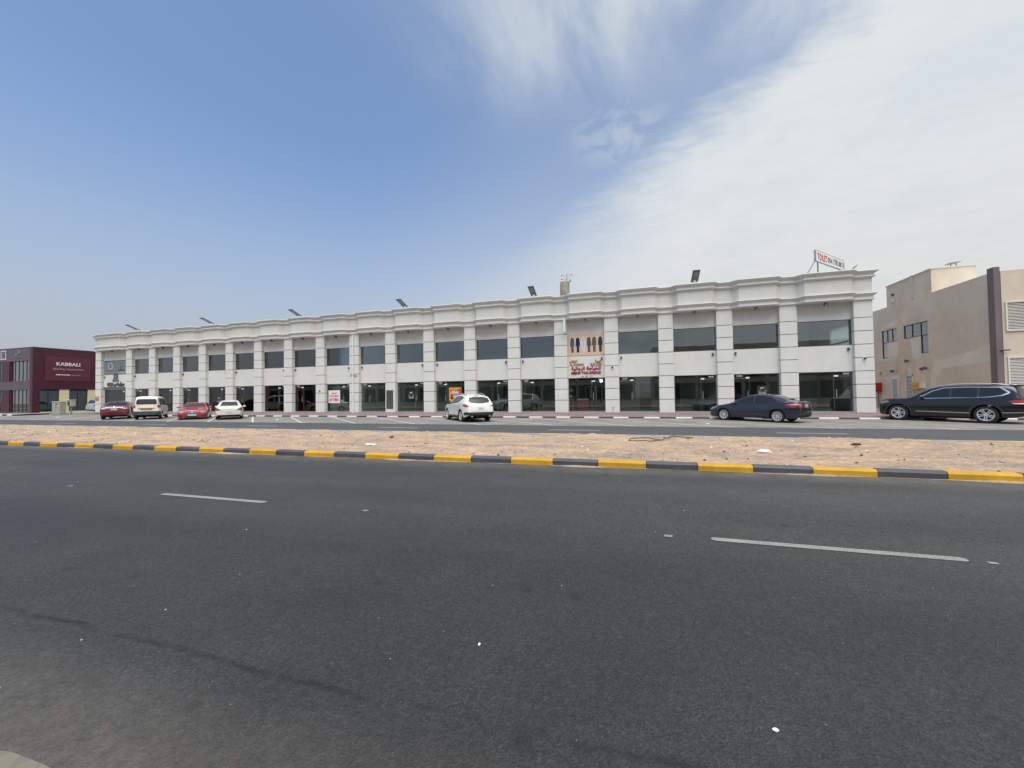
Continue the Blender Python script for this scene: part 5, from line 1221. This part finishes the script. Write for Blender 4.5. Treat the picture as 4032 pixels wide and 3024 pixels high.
car.seams([[(1.45, .91), (1.40, .6), (1.48, .26)], [(2.54, .94), (2.52, .3)], [(3.70, 1.05), (3.60, .80), (3.30, .62)], [(1.5, .27), (3.2, .29)]])
car.strip('fuel_flap', [(3.82, .86), (3.82, .70), (3.98, .70), (3.98, .84)], .010, 'L', m_black, off=.004)

# ---- black large utility car at the right edge
p_black = paint('paint_black', (0.004, 0.005, 0.007), .16, .0, coat=.6)
sp = dict(L=4.93, W=1.99, wb=2.98, foh=.82, r=.395, tw=.25, spokes=5, style='twin', gap=.07, tumble=.30, sill=.28,
  top=[(0, .66), (.03, .92), (.08, 1.06), (.3, 1.13), (.8, 1.17), (1.20, 1.20), (1.5, 1.37), (2.0, 1.64), (2.5, 1.755), (3.1, 1.785), (4.0, 1.775), (4.5, 1.72), (4.66, 1.62), (4.80, 1.22), (4.88, 1.08), (4.92, .9), (4.93, .6)],
  belt=[(0, .64), (.05, .88), (.2, .99), (.6, 1.05), (1.25, 1.11), (3.0, 1.13), (4.45, 1.16), (4.82, 1.08), (4.90, .90), (4.93, .58)],
  bot=[(0, .42), (.08, .30), (.6, .26), (4.4, .27), (4.8, .34), (5.04, .46)],
  plan=[(0, .76), (.05, .86), (.18, .93), (.5, .98), (1.0, 1), (4.15, 1), (4.65, .96), (4.82, .90), (4.90, .83), (4.93, .74)])
car = Car(sp, (2.42, -3.36), (-.715, .70), 'large black seven seat utility car with chrome window trim at the right edge', 'car', p_black)
car.both('window_chrome', [(1.60, 1.12), (1.72, 1.27), (2.06, 1.51), (2.46, 1.655), (3.2, 1.685), (4.25, 1.65), (4.52, 1.42), (4.47, 1.34), (4.30, 1.26), (3.9, 1.19), (2.6, 1.145)], m_chrome, off=.006)
car.both('window_trim', [(1.68, 1.145), (1.77, 1.265), (2.08, 1.485), (2.48, 1.627), (3.2, 1.657), (4.22, 1.622), (4.45, 1.41), (4.26, 1.285), (3.88, 1.215), (2.6, 1.17)], m_black, off=.009)
car.both('window', [(1.76, 1.16), (1.83, 1.27), (2.12, 1.47), (2.50, 1.612), (2.66, 1.62), (2.66, 1.17)], m_carglass, off=.012)
car.both('window', [(2.74, 1.175), (2.74, 1.627), (3.55, 1.637), (3.55, 1.19)], m_carglass, off=.012)
car.both('window', [(3.62, 1.195), (3.62, 1.635), (4.18, 1.61), (4.38, 1.41), (4.22, 1.30), (3.88, 1.23)], m_carglass, off=.012)
car.patch('rear_window', [(-.70, 1.22), (.70, 1.22), (.62, 1.54), (-.62, 1.54)], 'B', m_carglass2, step=.07)
car.patch('windscreen', [(-.74, 1.22), (.74, 1.22), (.62, 1.60), (-.62, 1.60)], 'F', m_carglass, step=.07)
for f in 'LR':
    car.patch('tail_light', [(4.45, .99), (4.62, 1.07), (4.89, 1.06), (4.90, .95), (4.62, .93)], f, m_tail, off=.012)
    car.patch('tail_light_lens', [(4.55, .93), (4.90, .925), (4.90, .89), (4.62, .895)], f, m_print, off=.014)
    car.strip('sill_trim', [(1.50, .50), (3.40, .46)], .03, f, m_chrome, off=.016)
    car.strip('sill_trim', [(4.25, .50), (4.88, .53)], .03, f, m_chrome, off=.016)
    car.patch('headlight', [(.03, .86), (.10, .98), (.42, 1.02), (.5, .96), (.12, .83)], f, m_head, off=.01)
    for c_ in (car.s1, car.s2):
        o_, i_ = .575, .475
        arc = [(c_ - o_ * math.cos(math.pi * q / 14), .385 + o_ * math.sin(math.pi * q / 14)) for q in range(15)] + [(c_ + i_ * math.cos(math.pi * q / 14), .385 + i_ * math.sin(math.pi * q / 14)) for q in range(15)]
        car.patch('arch_moulding', arc, f, m_black, off=.012)
for y in (-1, 1): car.patch('tail_light', [(y * .40, .96), (y * .92, .96), (y * .90, 1.06), (y * .40, 1.05)], 'B', m_tail, off=.012)
for y in (-1, 1): car.patch('tail_light_lens', [(y * .40, .905), (y * .92, .905), (y * .92, .935), (y * .40, .935)], 'B', m_print, off=.014)
for sg in (-1, 1):
    b = MB(); b.tube([(car.xf - 1.95, sg * .68, 1.63), (car.xf - 2.2, sg * .72, 1.73), (car.xf - 2.7, sg * .73, 1.81), (car.xf - 3.4, sg * .73, 1.825), (car.xf - 4.1, sg * .71, 1.80), (car.xf - 4.45, sg * .68, 1.73)], .022, 8); b.build('roof_rail', m_chrome, car.root, smooth=True)
b = MB(); b.prism([(-.10, -.03), (.32, .0), (.30, .03), (-.10, .03)], -.66, .66); o = b.build('spoiler', p_black, car.root); o.location = (car.xf - 4.58, 0, 1.70); o.rotation_euler = (0, 0, math.pi)
car.mirrors(1.72, 1.20, p_black, .20); car.handles([(2.45, 1.02), (3.36, 1.05)], m_black)
car.plate('B', .80, 'DUBAI 83140'); badge(car, 'B', 1.14, .08)
car.seams([[(1.66, 1.10), (1.58, .7), (1.60, .36)], [(2.70, 1.13), (2.68, .36)], [(3.60, 1.17), (3.60, .80), (3.35, .62)]])
car.strip('shoulder_line', [(.8, .92), (2.4, .93), (4.4, .97)], .012, 'L', m_black, off=.005); car.strip('shoulder_line', [(.8, .92), (2.4, .93), (4.4, .97)], .012, 'R', m_black, off=.005)
car.patch('grille', [(-.6, .62), (.6, .62), (.6, .92), (-.6, .92)], 'F', m_black, off=.01)

# ---- white crossover seen from behind
p_white = paint('paint_white', (0.72, 0.72, 0.69), .35, 0, dust=.03)
sp = dict(L=4.83, W=1.885, wb=2.825, foh=.96, r=.365, tw=.225, spokes=6, style='five', gap=.065, tumble=.40, sill=.30,
  top=[(0, .60), (.04, .80), (.2, .92), (.7, 1.06), (1.15, 1.14), (1.6, 1.38), (2.1, 1.58), (2.6, 1.665), (3.2, 1.665), (3.8, 1.60), (4.25, 1.50), (4.45, 1.34), (4.62, 1.10), (4.74, .98), (4.80, .80), (4.83, .55)],
  belt=[(0, .58), (.05, .78), (.4, .92), (1.2, 1.04), (2.8, 1.10), (4.0, 1.16), (4.5, 1.08), (4.74, .93), (4.83, .53)],
  bot=[(0, .40), (.1, .28), (.6, .25), (4.2, .28), (4.6, .36), (4.83, .44)],
  plan=[(0, .66), (.06, .78), (.25, .90), (.6, .97), (1.2, 1), (4.0, 1), (4.45, .96), (4.7, .88), (4.80, .79), (4.83, .72)])
car = Car(sp, (-22.72, -5.15), (-.67, .74), 'white crossover with roof rails in front of the opening soon shop', 'car', p_white)
car.both('window_trim', [(1.50, 1.075), (1.85, 1.32), (2.3, 1.49), (2.8, 1.56), (3.4, 1.55), (3.85, 1.485), (3.95, 1.44), (3.6, 1.28), (3.2, 1.15), (2.4, 1.10)], m_black, off=.006)
car.both('window', [(1.62, 1.10), (1.9, 1.30), (2.32, 1.46), (2.62, 1.51), (2.62, 1.13)], m_carglass2, off=.010)
car.both('window', [(2.68, 1.13), (2.68, 1.52), (3.38, 1.515), (3.80, 1.45), (3.5, 1.29), (3.15, 1.18)], m_carglass2, off=.010)
car.patch('rear_window', [(-.16, 1.105), (.16, 1.105), (.60, 1.16), (.66, 1.25), (.58, 1.43), (.30, 1.485), (-.30, 1.485), (-.58, 1.43), (-.66, 1.25), (-.60, 1.16)], 'B', m_carglass2, step=.06)
car.patch('windscreen', [(-.70, 1.18), (.70, 1.18), (.58, 1.55), (-.58, 1.55)], 'F', m_carglass, step=.07)
for y in (-1, 1):
    car.patch('tail_light', [(y * .62, .93), (y * .80, .905), (y * .90, .93), (y * .92, 1.02), (y * .84, 1.07), (y * .70, 1.0)], 'B', m_tail, off=.012, step=.05)
    car.patch('tail_light_lens', [(y * .42, .945), (y * .64, .93), (y * .72, .99), (y * .60, 1.0)], 'B', m_tailw, off=.012, step=.05)
    car.patch('reflector', [(y * .60, .50), (y * .80, .51), (y * .80, .535), (y * .60, .525)], 'B', m_tail, off=.01)
    b = MB(); b.tube([(0, 0, 0), (-.12, 0, 0)], .05, 12); o = b.build('exhaust', m_chrome, car.root); o.location = (-car.sp['wb']/2 - .93, y * .55, .36)
for f in 'LR':
    car.patch('tail_light', [(4.18, 1.04), (4.40, 1.08), (4.72, .98), (4.74, .90), (4.5, .92)], f, m_tail, off=.014)
    car.patch('headlight', [(.05, .70), (.2, .85), (.7, .98), (.6, .84), (.2, .68)], f, m_head, off=.01)
    car.strip('cladding', [(1.35, .31), (3.35, .33)], .12, f, m_black, off=.008)
car.patch('rear_skirt', [(-.80, .44), (.80, .44), (.80, .60), (-.80, .60)], 'B', m_black, off=.012)
for f in 'LR': car.strip('rear_skirt', [(4.40, .50), (4.78, .54)], .16, f, m_black, off=.012)
car.patch('brake_light', [(-.14, 1.535), (.14, 1.535), (.14, 1.56), (-.14, 1.56)], 'B', m_tail, off=.012)
car.patch('plate_recess', [(-.34, .70), (.34, .70), (.32, .90), (-.32, .90)], 'B', m_print, off=.008)
car.plate('B', .80, 'SHJ 40718'); badge(car, 'B', .99, .05); car.strip('chrome_bar', [(-.36, .90), (.36, .90)], .02, 'B', m_chrome, off=.016)
car.strip('wiper', [(-.02, 1.14), (-.38, 1.17)], .025, 'B', m_black, off=.02)
for sg in (-1, 1):
    b = MB(); b.tube([(car.xf - 2.1, sg * .60, 1.56), (car.xf - 2.3, sg * .62, 1.66), (car.xf - 3.0, sg * .62, 1.72), (car.xf - 3.7, sg * .60, 1.66), (car.xf - 3.9, sg * .58, 1.58)], .022, 8); b.build('roof_rail', m_steel, car.root)
car.mirrors(1.62, 1.12, m_black, .18); car.handles([(2.35, .98), (3.2, 1.0)], m_chrome)
car.seams([[(1.55, 1.06), (1.48, .7), (1.50, .34)], [(2.65, 1.10), (2.63, .34)], [(3.55, 1.14), (3.5, .8), (3.25, .6)]])
car.strip('tailgate_seam', [(-.62, 1.10), (-.58, .66), (.58, .66), (.62, 1.10)], .012, 'B', m_steel, off=.004)

# ---- old white saloon, rear on
p_white2 = paint('paint_white_dusty', (0.62, 0.61, 0.55), .5, 0, coat=.5, dust=.05)
sp = dict(L=4.45, W=1.72, wb=2.60, foh=.86, r=.30, tw=.185, spokes=7, style='five', gap=.05, tumble=.46,
  top=[(0, .50), (.04, .64), (.3, .76), (1.0, .90), (1.15, .94), (1.7, 1.24), (2.1, 1.39), (2.6, 1.44), (3.0, 1.42), (3.35, 1.31), (3.75, 1.06), (4.0, .99), (4.25, .965), (4.38, .90), (4.43, .76), (4.45, .55)],
  belt=[(0, .48), (.05, .60), (.4, .72), (1.2, .86), (3.6, .93), (4.1, .92), (4.35, .84), (4.45, .52)],
  bot=[(0, .34), (.06, .24), (.5, .20), (4.0, .23), (4.35, .30), (4.45, .36)],
  plan=[(0, .64), (.06, .78), (.2, .88), (.55, .96), (1.1, 1), (3.6, 1), (4.1, .96), (4.33, .88), (4.42, .80), (4.45, .72)])
car = Car(sp, (-43.25, -4.95), (-.77, .64), 'old white four door sedan seen from behind, right of the red coupe', 'car', p_white2)
car.both('window', [(1.35, .90), (1.75, 1.14), (2.15, 1.31), (2.45, 1.35), (2.45, .92)], m_carglass, off=.008)
car.both('window', [(2.53, .92), (2.53, 1.35), (2.95, 1.33), (3.25, 1.2), (3.48, 1.0), (3.3, .95)], m_carglass, off=.008)
car.patch('rear_window', [(-.56, 1.03), (.56, 1.03), (.46, 1.33), (-.46, 1.33)], 'B', m_carglass2, step=.06)
car.patch('windscreen', [(-.62, .98), (.62, .98), (.50, 1.34), (-.50, 1.34)], 'F', m_carglass, step=.07)
for y in (-1, 1): car.patch('tail_light', [(y * .50, .70), (y * .80, .68), (y * .82, .92), (y * .72, .90), (y * .52, .76)], 'B', m_tail, off=.012, step=.05)
for f in 'LR': car.patch('tail_light', [(4.15, .86), (4.36, .86), (4.44, .66), (4.30, .68)], f, m_tail, off=.012); car.patch('headlight', [(.04, .56), (.1, .66), (.5, .72), (.4, .60)], f, m_head, off=.01)
car.patch('bumper_gap', [(-.72, .30), (.72, .30), (.68, .36), (-.68, .36)], 'B', m_black, off=.008)
car.plate('B', .56, 'DXB 60342', .40, .12); badge(car, 'B', .85, .045); car.mirrors(1.42, .93, p_white2, .15); car.handles([(2.2, .80), (3.1, .82)], p_white2)
car.strip('boot_seam', [(-.60, .93), (-.55, .64), (.55, .64), (.60, .93)], .012, 'B', m_steel, off=.004); car.seams([[(2.49, .92), (2.48, .28)], [(1.38, .88), (1.36, .28)]], m_steel)

# ---- red coupe, nose out
p_red = paint('paint_red', (0.36, 0.010, 0.022), .4, .0)
sp = dict(L=4.62, W=1.90, wb=2.56, foh=.92, r=.335, tw=.25, spokes=5, style='twin', gap=.045, tumble=.52, sill=.15,
  top=[(0, .46), (.04, .62), (.15, .70), (.6, .80), (1.2, .90), (1.45, .93), (1.9, 1.13), (2.3, 1.26), (2.75, 1.305), (3.2, 1.27), (3.7, 1.10), (4.0, 1.0), (4.4, .94), (4.55, .86), (4.62, .5)],
  belt=[(0, .44), (.05, .56), (.3, .66), (1.4, .83), (3.6, .90), (4.3, .86), (4.62, .48)],
  bot=[(0, .14), (.1, .11), (.6, .12), (4.2, .15), (4.62, .3)],
  plan=[(0, .66), (.05, .80), (.18, .91), (.5, .98), (.9, 1), (1.5, .96), (2.6, .95), (3.4, 1), (3.9, 1), (4.4, .90), (4.62, .75)])
hd = Vector((.77, -.64)); 
car = Car(sp, (-46.55, -5.30), (.77, -.64), 'red two door coupe parked nose out with a round grille star', 'car', p_red)
car.both('window', [(1.62, .90), (2.0, 1.08), (2.4, 1.19), (2.8, 1.22), (3.2, 1.17), (3.5, 1.02), (3.4, .94)], m_carglass, off=.008)
car.patch('windscreen', [(-.70, .96), (.70, .96), (.54, 1.235), (-.54, 1.235)], 'F', m_carglass2, step=.06)
car.patch('rear_window', [(-.56, 1.03), (.56, 1.03), (.46, 1.22), (-.46, 1.22)], 'B', m_carglass, step=.06)
car.patch('grille', [(-.42, .45), (.42, .45), (.47, .60), (.40, .66), (-.40, .66), (-.47, .60)], 'F', m_black, off=.012, step=.05)
for z in (.505, .545, .60): car.strip('grille_bar', [(-.43, z), (.43, z)], .011, 'F', m_chrome, off=.022)
car.strip('grille_surround', [(-.40, .665), (.40, .665)], .012, 'F', m_alu, off=.02); car.strip('grille_surround', [(-.42, .445), (.42, .445)], .012, 'F', m_alu, off=.02)
badge(car, 'F', .55, .10, m_dark); badge(car, 'F', .55, .075); badge(car, 'F', .55, .06, m_dark)
for y in (-1, 1):
    car.patch('headlight', [(y * .56, .50), (y * .72, .46), (y * .88, .56), (y * .86, .68), (y * .74, .70), (y * .60, .62)], 'F', m_head, off=.012, step=.05)
    car.patch('air_intake', [(y * .52, .20), (y * .86, .21), (y * .88, .28), (y * .56, .27)], 'F', m_black, off=.008, step=.05)
    car.patch('air_intake', [(y * .56, .30), (y * .88, .31), (y * .88, .35), (y * .58, .35)], 'F', m_black, off=.008, step=.05)
    for f in 'LR': car.patch('headlight', [(.04, .52), (.12, .64), (.46, .70), (.34, .58), (.1, .48)], f, m_head, off=.01)
car.patch('lower_grille', [(-.42, .15), (.42, .15), (.38, .30), (-.38, .30)], 'F', m_black, off=.008, step=.05)
car.plate('F', .355, 'AD 6 50192', .50, .11); car.mirrors(1.62, .93, p_red, .15)
for f in 'LR': car.patch('tail_light', [(4.2, .80), (4.5, .84), (4.58, .70), (4.3, .70)], f, m_tail, off=.01)
car.seams([[(1.6, .87), (1.58, .2)], [(3.0, .9), (3.0, .2)]])

# ---- white van, rear on
p_white3 = paint('paint_white_van', (0.72, 0.71, 0.68), .45, 0, coat=.6, dust=.05)
sp = dict(L=4.16, W=1.66, wb=2.62, foh=.62, r=.31, tw=.185, spokes=8, style='steel', gap=.055, tumble=.17, sill=.30,
  top=[(0, .62), (.04, .86), (.15, .98), (.5, 1.12), (.75, 1.26), (1.2, 1.62), (1.5, 1.76), (2.0, 1.83), (3.0, 1.85), (3.8, 1.83), (3.98, 1.78), (4.06, 1.60), (4.11, 1.10), (4.14, .9), (4.16, .6)],
  belt=[(0, .60), (.05, .84), (.4, .98), (1.0, 1.05), (4.0, 1.08), (4.10, 1.0), (4.16, .58)],
  bot=[(0, .40), (.1, .30), (.6, .30), (3.9, .34), (4.16, .38)],
  plan=[(0, .72), (.06, .86), (.25, .95), (.6, 1), (3.7, 1), (3.95, .97), (4.08, .92), (4.14, .88), (4.16, .84)])
car = Car(sp, (-50.95, -5.70), (-.77, .64), 'white passenger van seen from behind between the red sedan and red coupe', 'van', p_white3, name='parked_van')
car.both('window', [(.95, 1.10), (1.25, 1.45), (1.5, 1.62), (1.72, 1.66), (1.72, 1.11)], m_carglass, off=.008)
car.both('window', [(1.80, 1.11), (1.80, 1.66), (2.72, 1.68), (2.72, 1.12)], m_carglass2, off=.008)
car.both('window', [(2.82, 1.14), (2.82, 1.67), (3.82, 1.66), (3.90, 1.55), (3.90, 1.14)], m_carglass2, off=.008)
car.patch('rear_window', [(-.56, 1.20), (.56, 1.20), (.62, 1.28), (.58, 1.55), (.50, 1.62), (-.50, 1.62), (-.58, 1.55), (-.62, 1.28)], 'B', m_carglass2, step=.07)
for y in (-1, 1): car.patch('tail_light', [(y * .64, .92), (y * .80, .92), (y * .80, 1.16), (y * .64, 1.16)], 'B', m_tail, off=.012, step=.05)
for f in 'LR': car.patch('tail_light', [(4.0, .92), (4.14, .92), (4.10, 1.16), (4.02, 1.16)], f, m_tail, off=.012); car.patch('headlight', [(.05, .72), (.15, .92), (.5, 1.0), (.4, .82)], f, m_head, off=.01)
car.patch('bumper', [(-.76, .385), (.76, .385), (.76, .66), (-.76, .66)], 'B', m_dark, off=.035, step=.08)
for f in 'LR': car.strip('bumper_side', [(3.75, .49), (4.12, .49)], .22, f, m_dark, off=.016)
o = car.patch('garland', [(-.52, .86), (.52, .86), (.55, .93), (-.55, .93)], 'B', m_gold, off=.02); o = car.patch('garland', [(-.36, .78), (.36, .78), (.36, .86), (-.36, .86)], 'B', m_twig, off=.02)
car.plate('B', .725, 'SHJ 19036', .34, .11); car.mirrors(1.0, 1.12, m_black, .20); car.handles([(1.6, .98), (1.95, .98)], m_steel)
car.seams([[(1.76, 1.68), (1.75, .36)], [(2.78, 1.68), (2.76, .50)], [(.98, 1.08), (.96, .36)]], m_steel); car.strip('tailgate_seam', [(-.66, 1.74), (-.70, .66), (.70, .66), (.66, 1.74)], .012, 'B', m_steel, off=.004)

# ---- dark red saloon, rear on
p_dred = paint('paint_dark_red', (0.13, 0.010, 0.026), .25, .25)
sp = dict(L=4.87, W=1.83, wb=2.78, foh=.98, r=.33, tw=.215, spokes=5, style='twin', gap=.055, tumble=.46,
  top=[(0, .52), (.04, .68), (.3, .80), (1.0, .93), (1.25, .98), (1.9, 1.28), (2.3, 1.42), (2.8, 1.47), (3.3, 1.43), (3.8, 1.28), (4.2, 1.12), (4.5, 1.08), (4.75, 1.05), (4.82, .92), (4.85, .75), (4.87, .5)],
  belt=[(0, .50), (.05, .64), (.4, .76), (1.2, .88), (3.8, .99), (4.5, 1.0), (4.76, .95), (4.87, .48)],
  bot=[(0, .34), (.06, .24), (.5, .20), (4.3, .22), (4.7, .29), (4.87, .36)],
  plan=[(0, .64), (.06, .76), (.2, .87), (.6, .96), (1.2, 1), (3.9, 1), (4.5, .95), (4.74, .88), (4.84, .80), (4.87, .74)])
car = Car(sp, (-54.75, -5.80), (-.80, .60), 'dark red four door sedan seen from behind at the left end of the parking', 'car', p_dred)
car.both('window', [(1.45, .94), (1.9, 1.18), (2.35, 1.36), (2.65, 1.40), (2.65, .97)], m_carglass, off=.008)
car.both('window', [(2.73, .97), (2.73, 1.40), (3.2, 1.38), (3.6, 1.24), (3.85, 1.06), (3.5, 1.02)], m_carglass, off=.008)
car.patch('rear_window', [(-.62, 1.14), (.62, 1.14), (.50, 1.40), (-.50, 1.40)], 'B', m_carglass, step=.06)
for y in (-1, 1):
    car.patch('tail_light', [(y * .48, .86), (y * .86, .84), (y * .86, .97), (y * .50, .93)], 'B', m_tailw, off=.012, step=.05)
for f in 'LR': car.patch('tail_light', [(4.45, .96), (4.75, .97), (4.85, .85), (4.6, .87)], f, m_tail, off=.012); car.patch('headlight', [(.04, .60), (.12, .72), (.6, .78), (.45, .66)], f, m_head, off=.01)
car.strip('chrome_bar', [(-.50, .945), (.50, .945)], .035, 'B', m_chrome, off=.02); car.plate('B', .82, 'DUBAI 7391', .34, .13); badge(car, 'B', 1.03, .045)
car.patch('rear_diffuser', [(-.66, .30), (.66, .30), (.6, .37), (-.6, .37)], 'B', m_black, off=.008); car.mirrors(1.52, .99, p_dred, .15); car.handles([(2.4, .86), (3.4, .90)], m_chrome)
car.seams([[(2.69, .97), (2.67, .28)], [(1.48, .92), (1.46, .28)]])

# ---- silver blue utility car half hidden by the end pier
p_silver = paint('paint_pale_silver', (0.42, 0.47, 0.50), .35, .3)
sp = dict(L=4.8, W=1.95, wb=2.75, foh=.9, r=.37, tw=.24, spokes=5, style='twin', gap=.06, tumble=.30, sill=.30,
  top=[(0, .62), (.04, .88), (.3, 1.02), (1.1, 1.12), (1.6, 1.45), (2.1, 1.66), (3.0, 1.73), (4.1, 1.68), (4.42, 1.60), (4.60, 1.22), (4.72, 1.08), (4.78, .9), (4.8, .6)],
  belt=[(0, .60), (.05, .86), (.4, .98), (1.2, 1.06), (4.3, 1.14), (4.68, 1.05), (4.8, .58)],
  bot=[(0, .42), (.1, .32), (.6, .30), (4.3, .32), (4.8, .42)],
  plan=[(0, .70), (.06, .82), (.25, .93), (.6, 1), (4.2, 1), (4.5, .96), (4.72, .90), (4.8, .80)])
car = Car(sp, (-71.35, 2.9), (.04, .999), 'pale silver utility car half hidden behind the left end of the white building', 'car', p_silver, z=-.19)
car.both('window', [(1.5, 1.10), (1.95, 1.42), (2.4, 1.56), (3.9, 1.56), (4.15, 1.40), (4.1, 1.16)], m_carglass, off=.008)
car.patch('rear_window', [(-.72, 1.20), (.72, 1.20), (.62, 1.54), (-.62, 1.54)], 'B', m_carglass, step=.07)
for y in (-1, 1): car.patch('tail_light', [(y * .70, .90), (y * .90, .90), (y * .90, 1.06), (y * .70, 1.06)], 'B', m_tail, off=.012, step=.05)
car.plate('B', .96, 'DUBAI 2085', .40, .12); car.patch('rear_skirt', [(-.8, .42), (.8, .42), (.8, .50), (-.8, .50)], 'B', m_black, off=.008); car.mirrors(1.55, 1.15, p_silver, .18)

# ------------------------------------------------------------------ scraps on the ground
def crumple(name, lab, x, y, z, s, mt, cat='litter'):
    bm = bmesh.new(); bmesh.ops.create_icosphere(bm, subdivisions=2, radius=1)
    for v in bm.verts:
        f = 1 + .5 * noise.noise(v.co * 2.1 + Vector((x, y, 0))); v.co = Vector((v.co.x * s[0] * f, v.co.y * s[1] * f, v.co.z * s[2] * f))
    me = bpy.data.meshes.new(name); bm.to_mesh(me); bm.free(); me.materials.append(mt)
    return tag(put(name, me, None, (x, y, z + s[2] * .6)), lab, cat)
crumple('plastic_bag', 'crumpled white plastic bag on the sand near the kerb, below the blue sedan', -9.58, -17.6, medz(-9.58, -17.6), (.16, .06, .05), m_litter)
crumple('paper_scrap', 'crumpled white paper with a dark scrap on the sand left of centre', -20.62, -17.79, medz(-20.62, -17.79), (.20, .08, .04), m_litter)
crumple('wrapper', 'thin red wrapper on the sand near the yellow kerb', -18.70, -17.74, medz(-18.7, -17.74), (.12, .03, .015), m_signred)
crumple('dark_rag', 'dark twisted rag lying on the sand at the right', -6.78, -15.48, medz(-6.78, -15.48), (.13, .05, .035), m_twig)
crumple('dark_scrap', 'small dark scrap on the sand near the white paper', -20.9, -16.2, medz(-20.9, -16.2), (.09, .05, .04), m_twig)
crumple('paper_cup', 'white scrap in the parking bay left of the drain pipe', -36.57, -6.68, -.2, (.10, .07, .05), m_litter)
crumple('paper_scrap', 'white scrap on the parking line in front of the blue sedan', -9.03, -7.02, -.2, (.10, .05, .03), m_litter)
crumple('paper_scrap', 'white scrap on the far left parking bays near the kerb end', -63.3, -5.8, -.2, (.22, .12, .05), m_litter)
crumple('stone_chip', 'single bright chip on the near road, lower right', -12.02, -26.33, NR(-12), (.014, .010, .006), m_cloth)
crumple('stone_chip', 'hooked bright chip on the near road, lower centre', -13.63, -26.10, NR(-13.6), (.007, .014, .005), m_cloth)
b = MB(); pts = [(-12.25 + .42 * math.cos(q * .42) * (1 + .2 * math.sin(q)), -15.45 + .30 * math.sin(q * .42), 0) for q in range(15)] + [(-11.4, -14.9, 0), (-10.8, -14.95, 0)]
pts = [(x, y, medz(x, y) + .03) for x, y, _ in pts]; b.tube(pts, .013, 6); tag(b.build('wire_loop', m_twig), 'thin dark loop of wire lying on the sand', 'wire')
b = MB(); pts = [(-27.0 + q * .1, -18.6 + .05 * math.sin(q * 1.7), 0) for q in range(6)]; pts = [(x, y, medz(x, y) + .02 + .05 * (i % 3)) for i, (x, y, _) in enumerate(pts)]; b.tube(pts, .008, 5); tag(b.build('dry_twig', m_twig), 'dry twig sticking out of the sand left of centre', 'twig')
